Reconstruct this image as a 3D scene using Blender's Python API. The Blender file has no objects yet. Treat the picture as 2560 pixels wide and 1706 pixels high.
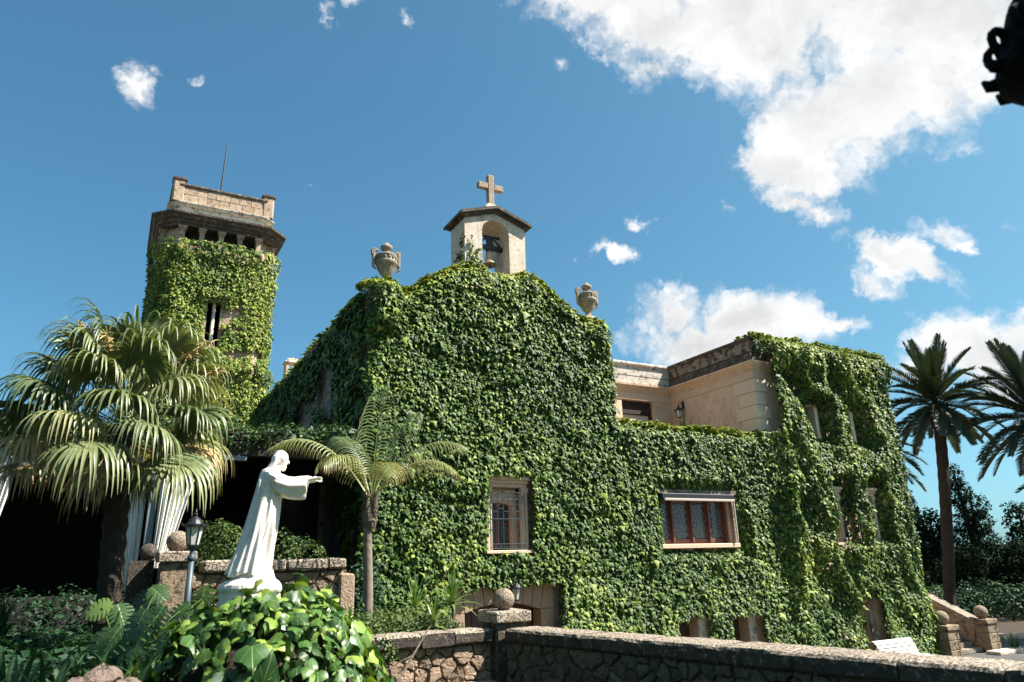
import bpy, math, random
import numpy as np
from mathutils import Vector, Matrix

R_ = math.radians
scene = bpy.context.scene
col = scene.collection
rnd = random.Random(11)
nr = np.random.default_rng(11)

# ---------------------------------------------------------------- camera
HEAD, PITCH, ROLL = R_(60.92), R_(17.64), R_(1.79)
Hh = Vector((math.cos(HEAD), math.sin(HEAD), 0)); Zz = Vector((0, 0, 1))
CF = Hh * math.cos(PITCH) + Zz * math.sin(PITCH)
CR0 = Vector((math.sin(HEAD), -math.cos(HEAD), 0)); CU0 = CR0.cross(CF)
CR = CR0 * math.cos(ROLL) - CU0 * math.sin(ROLL)
CU = CU0 * math.cos(ROLL) + CR0 * math.sin(ROLL)
cam_data = bpy.data.cameras.new('camera')
cam = bpy.data.objects.new('camera', cam_data); col.objects.link(cam)
cam.matrix_world = Matrix(((CR.x, CU.x, -CF.x, 0), (CR.y, CU.y, -CF.y, 0), (CR.z, CU.z, -CF.z, 0), (0, 0, 0, 1)))
cam_data.sensor_fit = 'HORIZONTAL'; cam_data.sensor_width = 36.0
cam_data.lens = 1784.6 / 2560 * 36.0
cam_data.clip_start = 0.1; cam_data.clip_end = 3000
cam_data.dof.use_dof = True; cam_data.dof.focus_distance = 18.0; cam_data.dof.aperture_fstop = 1.7
scene.camera = cam

# ---------------------------------------------------------------- light, sky, exposure
SUN_AZ, SUN_EL = R_(58), R_(51)          # azimuth measured from the facade normal (-Y) towards +X
SUN = Vector((math.sin(SUN_AZ) * math.cos(SUN_EL), -math.cos(SUN_AZ) * math.cos(SUN_EL), math.sin(SUN_EL)))
sd = bpy.data.lights.new('sun', 'SUN'); sd.energy = 5.0; sd.angle = R_(0.5); sd.color = (1.0, 0.94, 0.84)
so = bpy.data.objects.new('sun', sd); col.objects.link(so)
so.rotation_euler = (-SUN).to_track_quat('-Z', 'Y').to_euler(); so.location = (10, -20, 40)

scene.view_settings.view_transform = 'Standard'
scene.view_settings.look = 'None'
scene.view_settings.gamma = 1.0
scene.view_settings.use_curve_mapping = False
scene.view_settings.exposure = 1.48

world = bpy.data.worlds.new('World'); scene.world = world; world.use_nodes = True
wn = world.node_tree.nodes; wl = world.node_tree.links; wn.clear()
def W(t, **k):
    n = wn.new(t)
    for a, b in k.items(): setattr(n, a, b)
    return n
w_out = W('ShaderNodeOutputWorld'); w_bg = W('ShaderNodeBackground'); w_bg.inputs[1].default_value = 0.084
wl.new(w_bg.outputs[0], w_out.inputs[0])
sky = W('ShaderNodeTexSky', sky_type='NISHITA'); sky.sun_disc = False
sky.sun_elevation = SUN_EL; sky.sun_rotation = math.atan2(SUN.x, SUN.y)
sky.air_density = .62; sky.dust_density = 1.6; sky.ozone_density = 1.4; sky.altitude = 60
world.cycles.sampling_method = 'MANUAL'; world.cycles.sample_map_resolution = 256
tcw = W('ShaderNodeTexCoord')
def Wmath(op, a, b=None, c=None, clamp=False):
    n = W('ShaderNodeMath', operation=op); n.use_clamp = clamp
    for i, v in enumerate((a, b, c)):
        if v is None: continue
        if isinstance(v, (int, float)): n.inputs[i].default_value = v
        else: wl.new(v, n.inputs[i])
    return n.outputs[0]
def pix_dir(x, y):
    return (CF * 1784.6 + CR * (x - 1280) - CU * (y - 853)).normalized()
# clouds of the afternoon sky: directions on the sky with angular radii (degrees), a few more where the camera does not look
CL = [(1500, -40, 300, 130, 0), (1640, 50, 190, 120, 10), (1880, 40, 420, 190, 0), (2330, 40, 380, 170, 0), (1640, 175, 120, 60, 10),
      (2080, 290, 250, 180, -10), (1990, 430, 190, 90, -15), (2350, 210, 150, 130, -30), (2200, 230, 220, 150, 0), (2010, 520, 130, 45, -25),
      (1387, 167, 46, 36, -20), (1545, 637, 95, 30, -8), (1690, 790, 130, 100, -20), (1880, 800, 200, 95, 0), (1780, 860, 280, 90, 0), (2080, 795, 105, 30, -5),
      (2235, 660, 190, 52, -24), (2170, 720, 80, 40, -30), (2350, 605, 80, 36, -20), (2420, 640, 60, 14, -15), (2440, 890, 200, 95, -15), (2560, 850, 110, 100, 0), (2310, 940, 110, 70, 0),
      (368, 222, 46, 42, 30), (1930, 130, 180, 110, 0), (810, 40, 34, 70, 30), (880, 5, 70, 36, 0), (1012, 55, 46, 34, 20), (765, 466, 48, 18, -10), (510, 186, 26, 20, 0),
      (1590, 572, 42, 18, -20), (1830, 540, 36, 24, -20), (2545, 560, 40, 20, -35), (1430, 660, 26, 26, 0), (1620, 25, 60, 40, 0)]
prev = None
items = [(pix_dir(x, y), pix_dir(x + 1, y), rx / 1784.6, ry / 1784.6, a) for x, y, rx, ry, a in CL]
for az, el, rx, ry in ((250, 40, .22, .1), (290, 28, .3, .09), (330, 50, .24, .12), (200, 30, .26, .1), (150, 45, .2, .1), (355, 20, .3, .08), (230, 62, .2, .14)):
    d = Vector((math.cos(R_(az)) * math.cos(R_(el)), math.sin(R_(az)) * math.cos(R_(el)), math.sin(R_(el))))
    items.append((d, d + Vector((-math.sin(R_(az)), math.cos(R_(az)), 0)) * .001, rx, ry, 0))
# ragged edges: warp the look-up direction
wn1 = W('ShaderNodeTexNoise'); wn1.inputs['Scale'].default_value = 5.5; wn1.inputs['Detail'].default_value = 6; wn1.inputs['Roughness'].default_value = .6
wl.new(tcw.outputs['Generated'], wn1.inputs['Vector'])
wsub = W('ShaderNodeVectorMath', operation='SUBTRACT'); wl.new(wn1.outputs['Color'], wsub.inputs[0]); wsub.inputs[1].default_value = (.5, .5, .5)
wsc = W('ShaderNodeVectorMath', operation='SCALE'); wl.new(wsub.outputs[0], wsc.inputs[0]); wsc.inputs['Scale'].default_value = .085
wn0 = W('ShaderNodeTexNoise'); wn0.inputs['Scale'].default_value = 24; wn0.inputs['Detail'].default_value = 5; wn0.inputs['Roughness'].default_value = .65
wl.new(tcw.outputs['Generated'], wn0.inputs['Vector'])
wsub0 = W('ShaderNodeVectorMath', operation='SUBTRACT'); wl.new(wn0.outputs['Color'], wsub0.inputs[0]); wsub0.inputs[1].default_value = (.5, .5, .5)
wma = W('ShaderNodeVectorMath', operation='MULTIPLY_ADD'); wl.new(wsub0.outputs[0], wma.inputs[0]); wma.inputs[1].default_value = (.07, .07, .05); wl.new(wsc.outputs[0], wma.inputs[2])
wad = W('ShaderNodeVectorMath', operation='ADD'); wl.new(tcw.outputs['Generated'], wad.inputs[0]); wl.new(wma.outputs[0], wad.inputs[1])
for d, dx, rx, ry, a in items:
    c = d; ax = (dx - d); ax = (ax - c * ax.dot(c)).normalized(); ay = c.cross(ax).normalized()
    a = R_(-a); bx = ax * math.cos(a) + ay * math.sin(a); by = c.cross(bx)
    rot = Matrix(((bx.x, by.x, c.x), (bx.y, by.y, c.y), (bx.z, by.z, c.z))).to_euler()
    mp = W('ShaderNodeMapping', vector_type='TEXTURE')
    mp.inputs['Location'].default_value = c; mp.inputs['Rotation'].default_value = rot; mp.inputs['Scale'].default_value = (rx, ry, .5)
    wl.new(wad.outputs[0], mp.inputs['Vector'])
    ln = W('ShaderNodeVectorMath', operation='LENGTH'); wl.new(mp.outputs[0], ln.inputs[0])
    op = min(1.0, .27 + max(rx, ry) * 6.8); lv = ln.outputs['Value']
    if op < .99: lv = Wmath('MULTIPLY_ADD', lv, op, 1 - op)      # small clouds stay thin
    prev = lv if prev is None else Wmath('SMOOTH_MIN', prev, lv, .25)
wn2 = W('ShaderNodeTexNoise'); wn2.inputs['Scale'].default_value = 13; wn2.inputs['Detail'].default_value = 8; wn2.inputs['Roughness'].default_value = .68
wl.new(tcw.outputs['Generated'], wn2.inputs['Vector'])
inner = Wmath('SUBTRACT', 1.0, prev)
vor = W('ShaderNodeTexVoronoi', feature='F1'); vor.inputs['Scale'].default_value = 12; vor.inputs['Detail'].default_value = 2.0; vor.inputs['Roughness'].default_value = .62; vor.inputs['Lacunarity'].default_value = 2.3
wl.new(wad.outputs[0], vor.inputs['Vector'])
billow = Wmath('MULTIPLY', Wmath('SUBTRACT', .93, vor.outputs['Distance']), 1.35)
dens = Wmath('ADD', Wmath('MULTIPLY', inner, 3.0), Wmath('ADD', billow, Wmath('MULTIPLY', Wmath('SUBTRACT', wn2.outputs['Fac'], .5), 1.35)))
mr = W('ShaderNodeMapRange', interpolation_type='SMOOTHSTEP'); wl.new(dens, mr.inputs[0]); mr.inputs[1].default_value = .2; mr.inputs[2].default_value = 1.75
thick = W('ShaderNodeMapRange', interpolation_type='SMOOTHSTEP'); wl.new(inner, thick.inputs[0]); thick.inputs[1].default_value = .25; thick.inputs[2].default_value = 1.0
wn3 = W('ShaderNodeTexNoise'); wn3.inputs['Scale'].default_value = 3.5; wn3.inputs['Detail'].default_value = 5
wl.new(tcw.outputs['Generated'], wn3.inputs['Vector'])
shade = Wmath('ADD', Wmath('MULTIPLY', thick.outputs[0], Wmath('MULTIPLY', wn3.outputs['Fac'], .9)), Wmath('MULTIPLY', vor.outputs['Distance'], .35), clamp=True)
cmix = W('ShaderNodeMix', data_type='RGBA'); wl.new(shade, cmix.inputs[0]); cmix.inputs[6].default_value = (5.2, 5.18, 5.14, 1); cmix.inputs[7].default_value = (3.0, 3.06, 3.12, 1)
fmix = W('ShaderNodeMix', data_type='RGBA'); wl.new(mr.outputs[0], fmix.inputs[0])
tint = W('ShaderNodeMix', data_type='RGBA', blend_type='MULTIPLY'); tint.inputs[0].default_value = 1.0; wl.new(sky.outputs[0], tint.inputs[6]); tint.inputs[7].default_value = (.56, 1.12, 1.22, 1)
den = W('ShaderNodeVectorMath', operation='MULTIPLY_ADD'); wl.new(tint.outputs[2], den.inputs[0]); den.inputs[1].default_value = (.1, .1, .1); den.inputs[2].default_value = (1, 1, 1)
dv = W('ShaderNodeVectorMath', operation='DIVIDE'); wl.new(tint.outputs[2], dv.inputs[0]); wl.new(den.outputs[0], dv.inputs[1])
wl.new(dv.outputs[0], fmix.inputs[6]); wl.new(cmix.outputs[2], fmix.inputs[7])
wl.new(fmix.outputs[2], w_bg.inputs[0])

cy = scene.cycles
cy.max_bounces = 6; cy.diffuse_bounces = 3; cy.glossy_bounces = 3; cy.transmission_bounces = 4; cy.transparent_max_bounces = 4
cy.caustics_reflective = False; cy.caustics_refractive = False
# ---------------------------------------------------------------- object helpers
ORG = {}
def tag(o, label=None, cat=None, group=None, kind=None):
    if label: o['label'] = label
    if cat: o['category'] = cat
    if group: o['group'] = group
    if kind: o['kind'] = kind
    return o
def thing(name, loc, label, cat, group=None):
    o = bpy.data.objects.new(name, None); col.objects.link(o); o.location = loc
    o.empty_display_size = .2
    ORG[o.name] = Vector(loc)
    return tag(o, label, cat, group)
def org(o):
    return ORG[o.name] if o is not None else Vector((0, 0, 0))
def link(name, me, mat, parent=None, loc=None, smooth=False):
    """mesh whose vertices are relative to the parent's base (or to loc)"""
    o = bpy.data.objects.new(name, me); col.objects.link(o)
    if mat is not None and len(me.materials) == 0: me.materials.append(mat)
    if parent is not None:
        o.parent = parent; ORG[o.name] = org(parent)
    else:
        o.location = loc or (0, 0, 0); ORG[o.name] = Vector(o.location)
    if smooth: me.polygons.foreach_set('use_smooth', [True] * len(me.polygons))
    return o
class MB:
    """collects shapes in world coordinates; build() links them as one mesh"""
    def __init__(s): s.v = []; s.f = []; s.t = []
    def add(s, vs, fs, tint=0.5):
        b = len(s.v); s.v += [tuple(p) for p in vs]; s.t += [tint] * len(vs)
        s.f += [tuple(i + b for i in f) for f in fs]; return s
    def box(s, x0, x1, y0, y1, z0, z1, tint=.5):
        v = [(x0, y0, z0), (x1, y0, z0), (x1, y1, z0), (x0, y1, z0), (x0, y0, z1), (x1, y0, z1), (x1, y1, z1), (x0, y1, z1)]
        return s.add(v, [(0, 3, 2, 1), (4, 5, 6, 7), (0, 1, 5, 4), (1, 2, 6, 5), (2, 3, 7, 6), (3, 0, 4, 7)], tint)
    def bbox(s, x0, x1, y0, y1, z0, z1, b=.01, jit=0.0):
        """bevelled box (chamfered edges), optionally with slightly irregular corners"""
        if jit:
            j = lambda: rnd.uniform(-jit, jit)
        else:
            j = lambda: 0
        vs = []; idx = {}
        for i, (X, sx) in enumerate(((x0, 1), (x1, -1))):
            for k, (Y, sy) in enumerate(((y0, 1), (y1, -1))):
                for l, (Z, sz) in enumerate(((z0, 1), (z1, -1))):
                    jx, jy, jz = j(), j(), j()
                    for a in range(3):
                        p = [X + jx, Y + jy, Z + jz]
                        if a != 0: p[0] += sx * b
                        if a != 1: p[1] += sy * b
                        if a != 2: p[2] += sz * b
                        idx[(i, k, l, a)] = len(vs); vs.append(p)
        g = lambda i, k, l, a: idx[(i, k, l, a)]
        fs = [[g(0, 0, 0, 0), g(0, 0, 1, 0), g(0, 1, 1, 0), g(0, 1, 0, 0)], [g(1, 0, 0, 0), g(1, 1, 0, 0), g(1, 1, 1, 0), g(1, 0, 1, 0)],
              [g(0, 0, 0, 1), g(1, 0, 0, 1), g(1, 0, 1, 1), g(0, 0, 1, 1)], [g(0, 1, 0, 1), g(0, 1, 1, 1), g(1, 1, 1, 1), g(1, 1, 0, 1)],
              [g(0, 0, 0, 2), g(0, 1, 0, 2), g(1, 1, 0, 2), g(1, 0, 0, 2)], [g(0, 0, 1, 2), g(1, 0, 1, 2), g(1, 1, 1, 2), g(0, 1, 1, 2)]]
        for i in (0, 1):
            for k in (0, 1):
                fs.append([g(i, k, 0, 0), g(i, k, 1, 0), g(i, k, 1, 1), g(i, k, 0, 1)])
            for l in (0, 1):
                fs.append([g(i, 0, l, 0), g(i, 1, l, 0), g(i, 1, l, 2), g(i, 0, l, 2)])
        for k in (0, 1):
            for l in (0, 1):
                fs.append([g(0, k, l, 1), g(1, k, l, 1), g(1, k, l, 2), g(0, k, l, 2)])
        for i in (0, 1):
            for k in (0, 1):
                for l in (0, 1):
                    fs.append([g(i, k, l, 0), g(i, k, l, 1), g(i, k, l, 2)])
        return s.add(vs, fs)
    def prism(s, poly, axis, a0, a1):
        """poly of 2D points extruded along axis ('x','y','z') from a0 to a1"""
        n = len(poly)
        def P(p, a): return {'x': (a, p[0], p[1]), 'y': (p[0], a, p[1]), 'z': (p[0], p[1], a)}[axis]
        vs = [P(p, a0) for p in poly] + [P(p, a1) for p in poly]
        fs = [tuple(range(n)), tuple(range(2 * n - 1, n - 1, -1))] + [(i, n + i, n + (i + 1) % n, (i + 1) % n) for i in range(n)]
        return s.add(vs, fs)
    def lathe(s, prof, c, n=24, flute=0, fl_amt=0, fl_lo=0, fl_hi=0):
        vs = []; fs = []; m = len(prof)
        for r, z in prof:
            for i in range(n):
                a = 2 * math.pi * i / n; rr = r
                if flute and fl_lo <= z <= fl_hi: rr = r * (1 - fl_amt * (0.5 + 0.5 * math.cos(a * flute)))
                vs.append((c[0] + rr * math.cos(a), c[1] + rr * math.sin(a), c[2] + z))
        for j in range(m - 1):
            for i in range(n):
                fs.append((j * n + i, j * n + (i + 1) % n, (j + 1) * n + (i + 1) % n, (j + 1) * n + i))
        fs.append(tuple(range(n - 1, -1, -1))); fs.append(tuple((m - 1) * n + i for i in range(n)))
        return s.add(vs, fs)
    def tube(s, pts, rad, n=6, tint=.5, cap=True):
        pts = [Vector(p) for p in pts]; m = len(pts)
        if not hasattr(rad, '__len__'): rad = [rad] * m
        vs = []; fs = []; ref = None
        for i, p in enumerate(pts):
            t = (pts[min(i + 1, m - 1)] - pts[max(i - 1, 0)]).normalized()
            if ref is None: ref = Vector((0, 0, 1)) if abs(t.z) < .9 else Vector((1, 0, 0))
            a = (ref - t * ref.dot(t)).normalized(); b = t.cross(a); ref = a
            for k in range(n):
                an = 2 * math.pi * k / n
                vs.append(p + (a * math.cos(an) + b * math.sin(an)) * rad[i])
        for i in range(m - 1):
            for k in range(n):
                fs.append((i * n + k, i * n + (k + 1) % n, (i + 1) * n + (k + 1) % n, (i + 1) * n + k))
        if cap:
            fs.append(tuple(range(n - 1, -1, -1))); fs.append(tuple((m - 1) * n + k for k in range(n)))
        return s.add(vs, fs, tint)
    def ell(s, c, r, n=16, m=10, rot=None, tint=.5):
        vs = []; fs = []
        for j in range(m + 1):
            th = math.pi * j / m
            for i in range(n):
                ph = 2 * math.pi * i / n
                p = Vector((r[0] * math.sin(th) * math.cos(ph), r[1] * math.sin(th) * math.sin(ph), r[2] * math.cos(th)))
                if rot is not None: p = rot @ p
                vs.append(p + Vector(c))
        for j in range(m):
            for i in range(n):
                fs.append((j * n + i, (j + 1) * n + i, (j + 1) * n + (i + 1) % n, j * n + (i + 1) % n))
        return s.add(vs, fs, tint)
    def mesh(s, name, origin=(0, 0, 0)):
        o = Vector(origin); me = bpy.data.meshes.new(name)
        me.from_pydata([tuple(Vector(p) - o) for p in s.v], [], s.f)
        at = me.attributes.new('tint', 'FLOAT', 'POINT'); at.data.foreach_set('value', np.array(s.t, dtype=np.float32))
        me.update(); return me
    def build(s, name, mat, parent=None, loc=None, smooth=False, fix=True):
        me = s.mesh(name, org(parent) if parent is not None else (loc or (0, 0, 0)))
        if fix:
            import bmesh
            bm = bmesh.new(); bm.from_mesh(me); bmesh.ops.recalc_face_normals(bm, faces=bm.faces); bm.to_mesh(me); bm.free()
        return link(name, me, mat, parent, loc, smooth)

def np_mesh(name, V, T, tint=None, uv=None):
    V = np.ascontiguousarray(V, dtype=np.float32); T = np.ascontiguousarray(T, dtype=np.int32)
    me = bpy.data.meshes.new(name)
    me.vertices.add(len(V)); me.vertices.foreach_set('co', V.ravel())
    me.loops.add(T.size); me.loops.foreach_set('vertex_index', T.ravel())
    me.polygons.add(len(T)); me.polygons.foreach_set('loop_start', np.arange(0, T.size, T.shape[1], dtype=np.int32))
    if tint is not None:
        at = me.attributes.new('tint', 'FLOAT', 'POINT'); at.data.foreach_set('value', np.ascontiguousarray(tint, dtype=np.float32))
    if uv is not None:
        at = me.attributes.new('leaf_uv', 'FLOAT_VECTOR', 'POINT'); at.data.foreach_set('vector', np.ascontiguousarray(uv, dtype=np.float32).ravel())
    me.update(calc_edges=True); me.validate()
    return me
def nrm(a):
    return a / np.maximum(np.linalg.norm(a, axis=-1, keepdims=True), 1e-9)
def scatter(bv, bt, pos, X, Y, Z, sc, tint):
    """copies of a small leaf (bv, bt) at pos with axes X,Y,Z; returns V,T,tint,uv"""
    n = len(bv); N = len(pos)
    V = pos[:, None, :] + sc[:, None, None] * (bv[None, :, 0:1] * X[:, None, :] + bv[None, :, 1:2] * Y[:, None, :] + bv[None, :, 2:3] * Z[:, None, :])
    T = bt[None, :, :] + (np.arange(N) * n)[:, None, None]
    uv = np.repeat(bv[None], N, 0)
    return V.reshape(-1, 3), T.reshape(-1, bt.shape[1]), np.repeat(tint, n), uv.reshape(-1, 3)
def hash2(ix, iy, seed):
    h = (ix.astype(np.int64) * 374761393 + iy.astype(np.int64) * 668265263 + seed * 974634777) & 0x7fffffff
    h = ((h ^ (h >> 13)) * 1274126177) & 0x7fffffff
    return ((h ^ (h >> 16)) & 0xffff) / 65535.0
def vnoise(x, y, seed=0):
    ix = np.floor(x); iy = np.floor(y); fx = x - ix; fy = y - iy
    fx = fx * fx * (3 - 2 * fx); fy = fy * fy * (3 - 2 * fy)
    a = hash2(ix, iy, seed); b = hash2(ix + 1, iy, seed); c = hash2(ix, iy + 1, seed); d = hash2(ix + 1, iy + 1, seed)
    return (a * (1 - fx) + b * fx) * (1 - fy) + (c * (1 - fx) + d * fx) * fy
def fbm(x, y, seed=0, oct=3):
    s = 0; a = .5; t = 0
    for o in range(oct):
        s = s + a * vnoise(x, y, seed + o * 17); t += a; x = x * 2.03 + 5.1; y = y * 2.03 + 3.7; a *= .5
    return s / t

# ---------------------------------------------------------------- materials
def new_mat(name):
    m = bpy.data.materials.new(name); m.use_nodes = True
    nt = m.node_tree; nt.nodes.clear()
    out = nt.nodes.new('ShaderNodeOutputMaterial'); b = nt.nodes.new('ShaderNodeBsdfPrincipled'); nt.links.new(b.outputs[0], out.inputs[0])
    return m, nt, b, out
def N(nt, t, **k):
    n = nt.nodes.new(t)
    for a, b in k.items(): setattr(n, a, b)
    return n
def noise(nt, vec, scale, detail=4, rough=.55, out='Fac'):
    n = N(nt, 'ShaderNodeTexNoise'); n.inputs['Scale'].default_value = scale; n.inputs['Detail'].default_value = detail; n.inputs['Roughness'].default_value = rough
    nt.links.new(vec, n.inputs['Vector']); return n.outputs[out]
def ramp(nt, fac, stops):
    r = N(nt, 'ShaderNodeValToRGB'); e = r.color_ramp.elements
    while len(e) < len(stops): e.new(.5)
    for i, (p, c) in enumerate(stops):
        e[i].position = p; e[i].color = (c[0], c[1], c[2], 1) if hasattr(c, '__len__') else (c, c, c, 1)
    nt.links.new(fac, r.inputs[0]); return r.outputs[0]
def mixc(nt, fac, a, b, mode='MIX'):
    m = N(nt, 'ShaderNodeMix', data_type='RGBA', blend_type=mode)
    for s, v in ((0, fac), (6, a), (7, b)):
        if hasattr(v, 'is_linked') or isinstance(v, bpy.types.NodeSocket): nt.links.new(v, m.inputs[s])
        elif s == 0: m.inputs[0].default_value = v
        else: m.inputs[s].default_value = (v[0], v[1], v[2], 1)
    return m.outputs[2]
def bump(nt, b, h, strength=.3, dist=.02):
    n = N(nt, 'ShaderNodeBump'); n.inputs['Strength'].default_value = strength; n.inputs['Distance'].default_value = dist
    nt.links.new(h, n.inputs['Height']); nt.links.new(n.outputs[0], b.inputs['Normal'])
def stone(name, c1, c2, scale=2.0, rough=.85, spots=None, spot_amt=.5, spot_scale=14, bs=.5, bd=.02, rand=0.0, fine=40, streak=None):
    """weathered stone or plaster: two tones, optional lichen / soot spots of a third, grain relief"""
    m, nt, b, out = new_mat(name)
    tc = N(nt, 'ShaderNodeTexCoord').outputs['Object']
    c = mixc(nt, ramp(nt, noise(nt, tc, scale, 5, .6), [(.32, 0), (.68, 1)]), c1, c2)
    g = noise(nt, tc, fine, 4, .7)
    c = mixc(nt, .35, c, mixc(nt, 1.0, c, ramp(nt, g, [(.25, .55), (.75, 1.35)]), 'MULTIPLY'))
    if spots:
        sp = noise(nt, tc, spot_scale, 6, .72)
        lo = .62 - spot_amt * .3
        c = mixc(nt, ramp(nt, sp, [(lo, 0), (lo + .09, 1)]), c, spots)
    if streak:
        mp = N(nt, 'ShaderNodeMapping'); mp.inputs['Scale'].default_value = (1, 1, .12); nt.links.new(tc, mp.inputs['Vector'])
        st = noise(nt, mp.outputs[0], 6, 5, .65)
        c = mixc(nt, ramp(nt, st, [(.5, 0), (.7, .85)]), c, streak)
    if rand:
        oi = N(nt, 'ShaderNodeObjectInfo')
        c = mixc(nt, 1.0, c, ramp(nt, oi.outputs['Random'], [(0, 1 - rand), (1, 1 + rand * .6)]), 'MULTIPLY')
    nt.links.new(c, b.inputs['Base Color']); b.inputs['Roughness'].default_value = rough
    b.inputs['Specular IOR Level'].default_value = .25
    h = N(nt, 'ShaderNodeMath', operation='ADD'); nt.links.new(noise(nt, tc, fine * .6, 6, .7), h.inputs[0]); nt.links.new(noise(nt, tc, scale * 4, 4, .6), h.inputs[1])
    bump(nt, b, h.outputs[0], bs, bd)
    return m
def plain(name, c, rough=.5, metal=0, var=.15, scale=8, bs=.15, spec=.5):
    m, nt, b, out = new_mat(name)
    tc = N(nt, 'ShaderNodeTexCoord').outputs['Object']
    n = noise(nt, tc, scale, 4)
    cc = mixc(nt, n, [x * (1 - var) for x in c], [x * (1 + var) for x in c])
    nt.links.new(cc, b.inputs['Base Color']); b.inputs['Roughness'].default_value = rough; b.inputs['Metallic'].default_value = metal
    b.inputs['Specular IOR Level'].default_value = spec
    bump(nt, b, noise(nt, tc, scale * 6, 4), bs, .01)
    return m
def leafmat(name, dark, mid, light, dry=None, rough=.42, trans=.22, veins=False, spec=.5, coat=0):
    """leaf: colour by the mesh's tint (0 old and dark .. 1 young and yellowish), translucent, optional pale veins"""
    m, nt, b, out = new_mat(name)
    at = N(nt, 'ShaderNodeAttribute', attribute_name='tint'); tc = N(nt, 'ShaderNodeTexCoord').outputs['Object']
    f = N(nt, 'ShaderNodeMath', operation='ADD'); nt.links.new(at.outputs['Fac'], f.inputs[0])
    n = N(nt, 'ShaderNodeMath', operation='MULTIPLY_ADD'); nt.links.new(noise(nt, tc, 9, 3), n.inputs[0]); n.inputs[1].default_value = .3; n.inputs[2].default_value = -.15
    nt.links.new(n.outputs[0], f.inputs[1])
    st = [(0, dark), (.45, mid), (.85, light)]
    if dry: st = [(0, dark), (.35, mid), (.6, light), (.9, dry)]
    c = ramp(nt, f.outputs[0], st)
    if veins:
        uv = N(nt, 'ShaderNodeAttribute', attribute_name='leaf_uv')
        sx = N(nt, 'ShaderNodeSeparateXYZ'); nt.links.new(uv.outputs['Vector'], sx.inputs[0])
        ab = N(nt, 'ShaderNodeMath', operation='ABSOLUTE'); nt.links.new(sx.outputs[0], ab.inputs[0])
        mid_ = ramp(nt, ab.outputs[0], [(.006, 1), (.022, 0)])
        if veins == 'palm':     # veins fan out from the leaf base
            k = N(nt, 'ShaderNodeMath', operation='ARCTAN2'); nt.links.new(ab.outputs[0], k.inputs[0]); nt.links.new(sx.outputs[1], k.inputs[1]); mul = .85
        else:                   # side veins: lines of constant y - 0.9|x|
            k = N(nt, 'ShaderNodeMath', operation='MULTIPLY_ADD'); nt.links.new(ab.outputs[0], k.inputs[0]); k.inputs[1].default_value = -.9; nt.links.new(sx.outputs[1], k.inputs[2]); mul = 5.5
        w = N(nt, 'ShaderNodeMath', operation='MULTIPLY_ADD'); nt.links.new(k.outputs[0], w.inputs[0]); w.inputs[1].default_value = mul; w.inputs[2].default_value = .5 if veins == 'palm' else 0
        fr = N(nt, 'ShaderNodeMath', operation='PINGPONG'); nt.links.new(w.outputs[0], fr.inputs[0]); fr.inputs[1].default_value = .5
        sv = ramp(nt, fr.outputs[0], [(.01, .7), (.035 if veins == 'palm' else .06, 0)])
        vv = N(nt, 'ShaderNodeMath', operation='MAXIMUM'); nt.links.new(mid_, vv.inputs[0]); nt.links.new(sv, vv.inputs[1])
        vk = N(nt, 'ShaderNodeMath', operation='MULTIPLY'); nt.links.new(vv.outputs[0], vk.inputs[0]); vk.inputs[1].default_value = .28
        c = mixc(nt, vk.outputs[0], c, [min(1, x * 1.9 + .04) for x in light])
        bump(nt, b, vv.outputs[0], .35, .01)
    nt.links.new(c, b.inputs['Base Color']); b.inputs['Roughness'].default_value = rough; b.inputs['Specular IOR Level'].default_value = spec
    tr = N(nt, 'ShaderNodeBsdfTranslucent'); tcol = mixc(nt, 1.0, c, (1.35, 1.25, .5), 'MULTIPLY'); nt.links.new(tcol, tr.inputs[0])
    mx = N(nt, 'ShaderNodeMixShader'); mx.inputs[0].default_value = trans
    nt.links.new(b.outputs[0], mx.inputs[1]); nt.links.new(tr.outputs[0], mx.inputs[2]); nt.links.new(mx.outputs[0], out.inputs[0])
    return m

M = {}
M['ivy'] = leafmat('ivy leaf', (.013, .04, .008), (.07, .13, .02), (.27, .32, .055), rough=.5, trans=.14, spec=.22)
M['bigivy'] = leafmat('garden ivy leaf', (.012, .045, .016), (.06, .14, .026), (.24, .34, .055), rough=.42, trans=.2, veins='palm')
M['fan'] = leafmat('fan palm leaf', (.035, .065, .028), (.105, .145, .06), (.28, .3, .14), dry=(.48, .35, .18), rough=.4, trans=.2)
M['kentia'] = leafmat('feather palm leaf', (.035, .08, .03), (.1, .15, .05), (.24, .27, .11), dry=(.4, .3, .15), rough=.4, trans=.2)
M['phoenix'] = leafmat('date palm leaf', (.012, .026, .016), (.028, .048, .022), (.065, .08, .035), dry=(.2, .135, .07), rough=.5, trans=.1)
M['monstera'] = leafmat('monstera leaf', (.016, .045, .018), (.04, .095, .028), (.16, .24, .06), rough=.42, trans=.2, veins=True)
M['shrub'] = leafmat('shrub leaf', (.025, .06, .02), (.06, .11, .028), (.17, .2, .06), rough=.55, trans=.2, spec=.3)
M['strap'] = leafmat('strap leaf', (.014, .045, .02), (.032, .08, .03), (.12, .19, .055), rough=.55, trans=.15, spec=.22)
M['yucca'] = leafmat('yucca leaf', (.05, .1, .03), (.11, .2, .05), (.28, .36, .1), rough=.45, trans=.2)
M['conifer'] = leafmat('cypress needle', (.006, .014, .008), (.012, .024, .012), (.025, .042, .018), rough=.9, trans=.05, spec=.05)
M['limestone'] = stone('weathered limestone', (.64, .56, .47), (.52, .43, .34), 1.6, spots=(.3, .24, .19), spot_amt=.22, spot_scale=16, bs=.6, bd=.02, streak=(.33, .27, .21))
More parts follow.
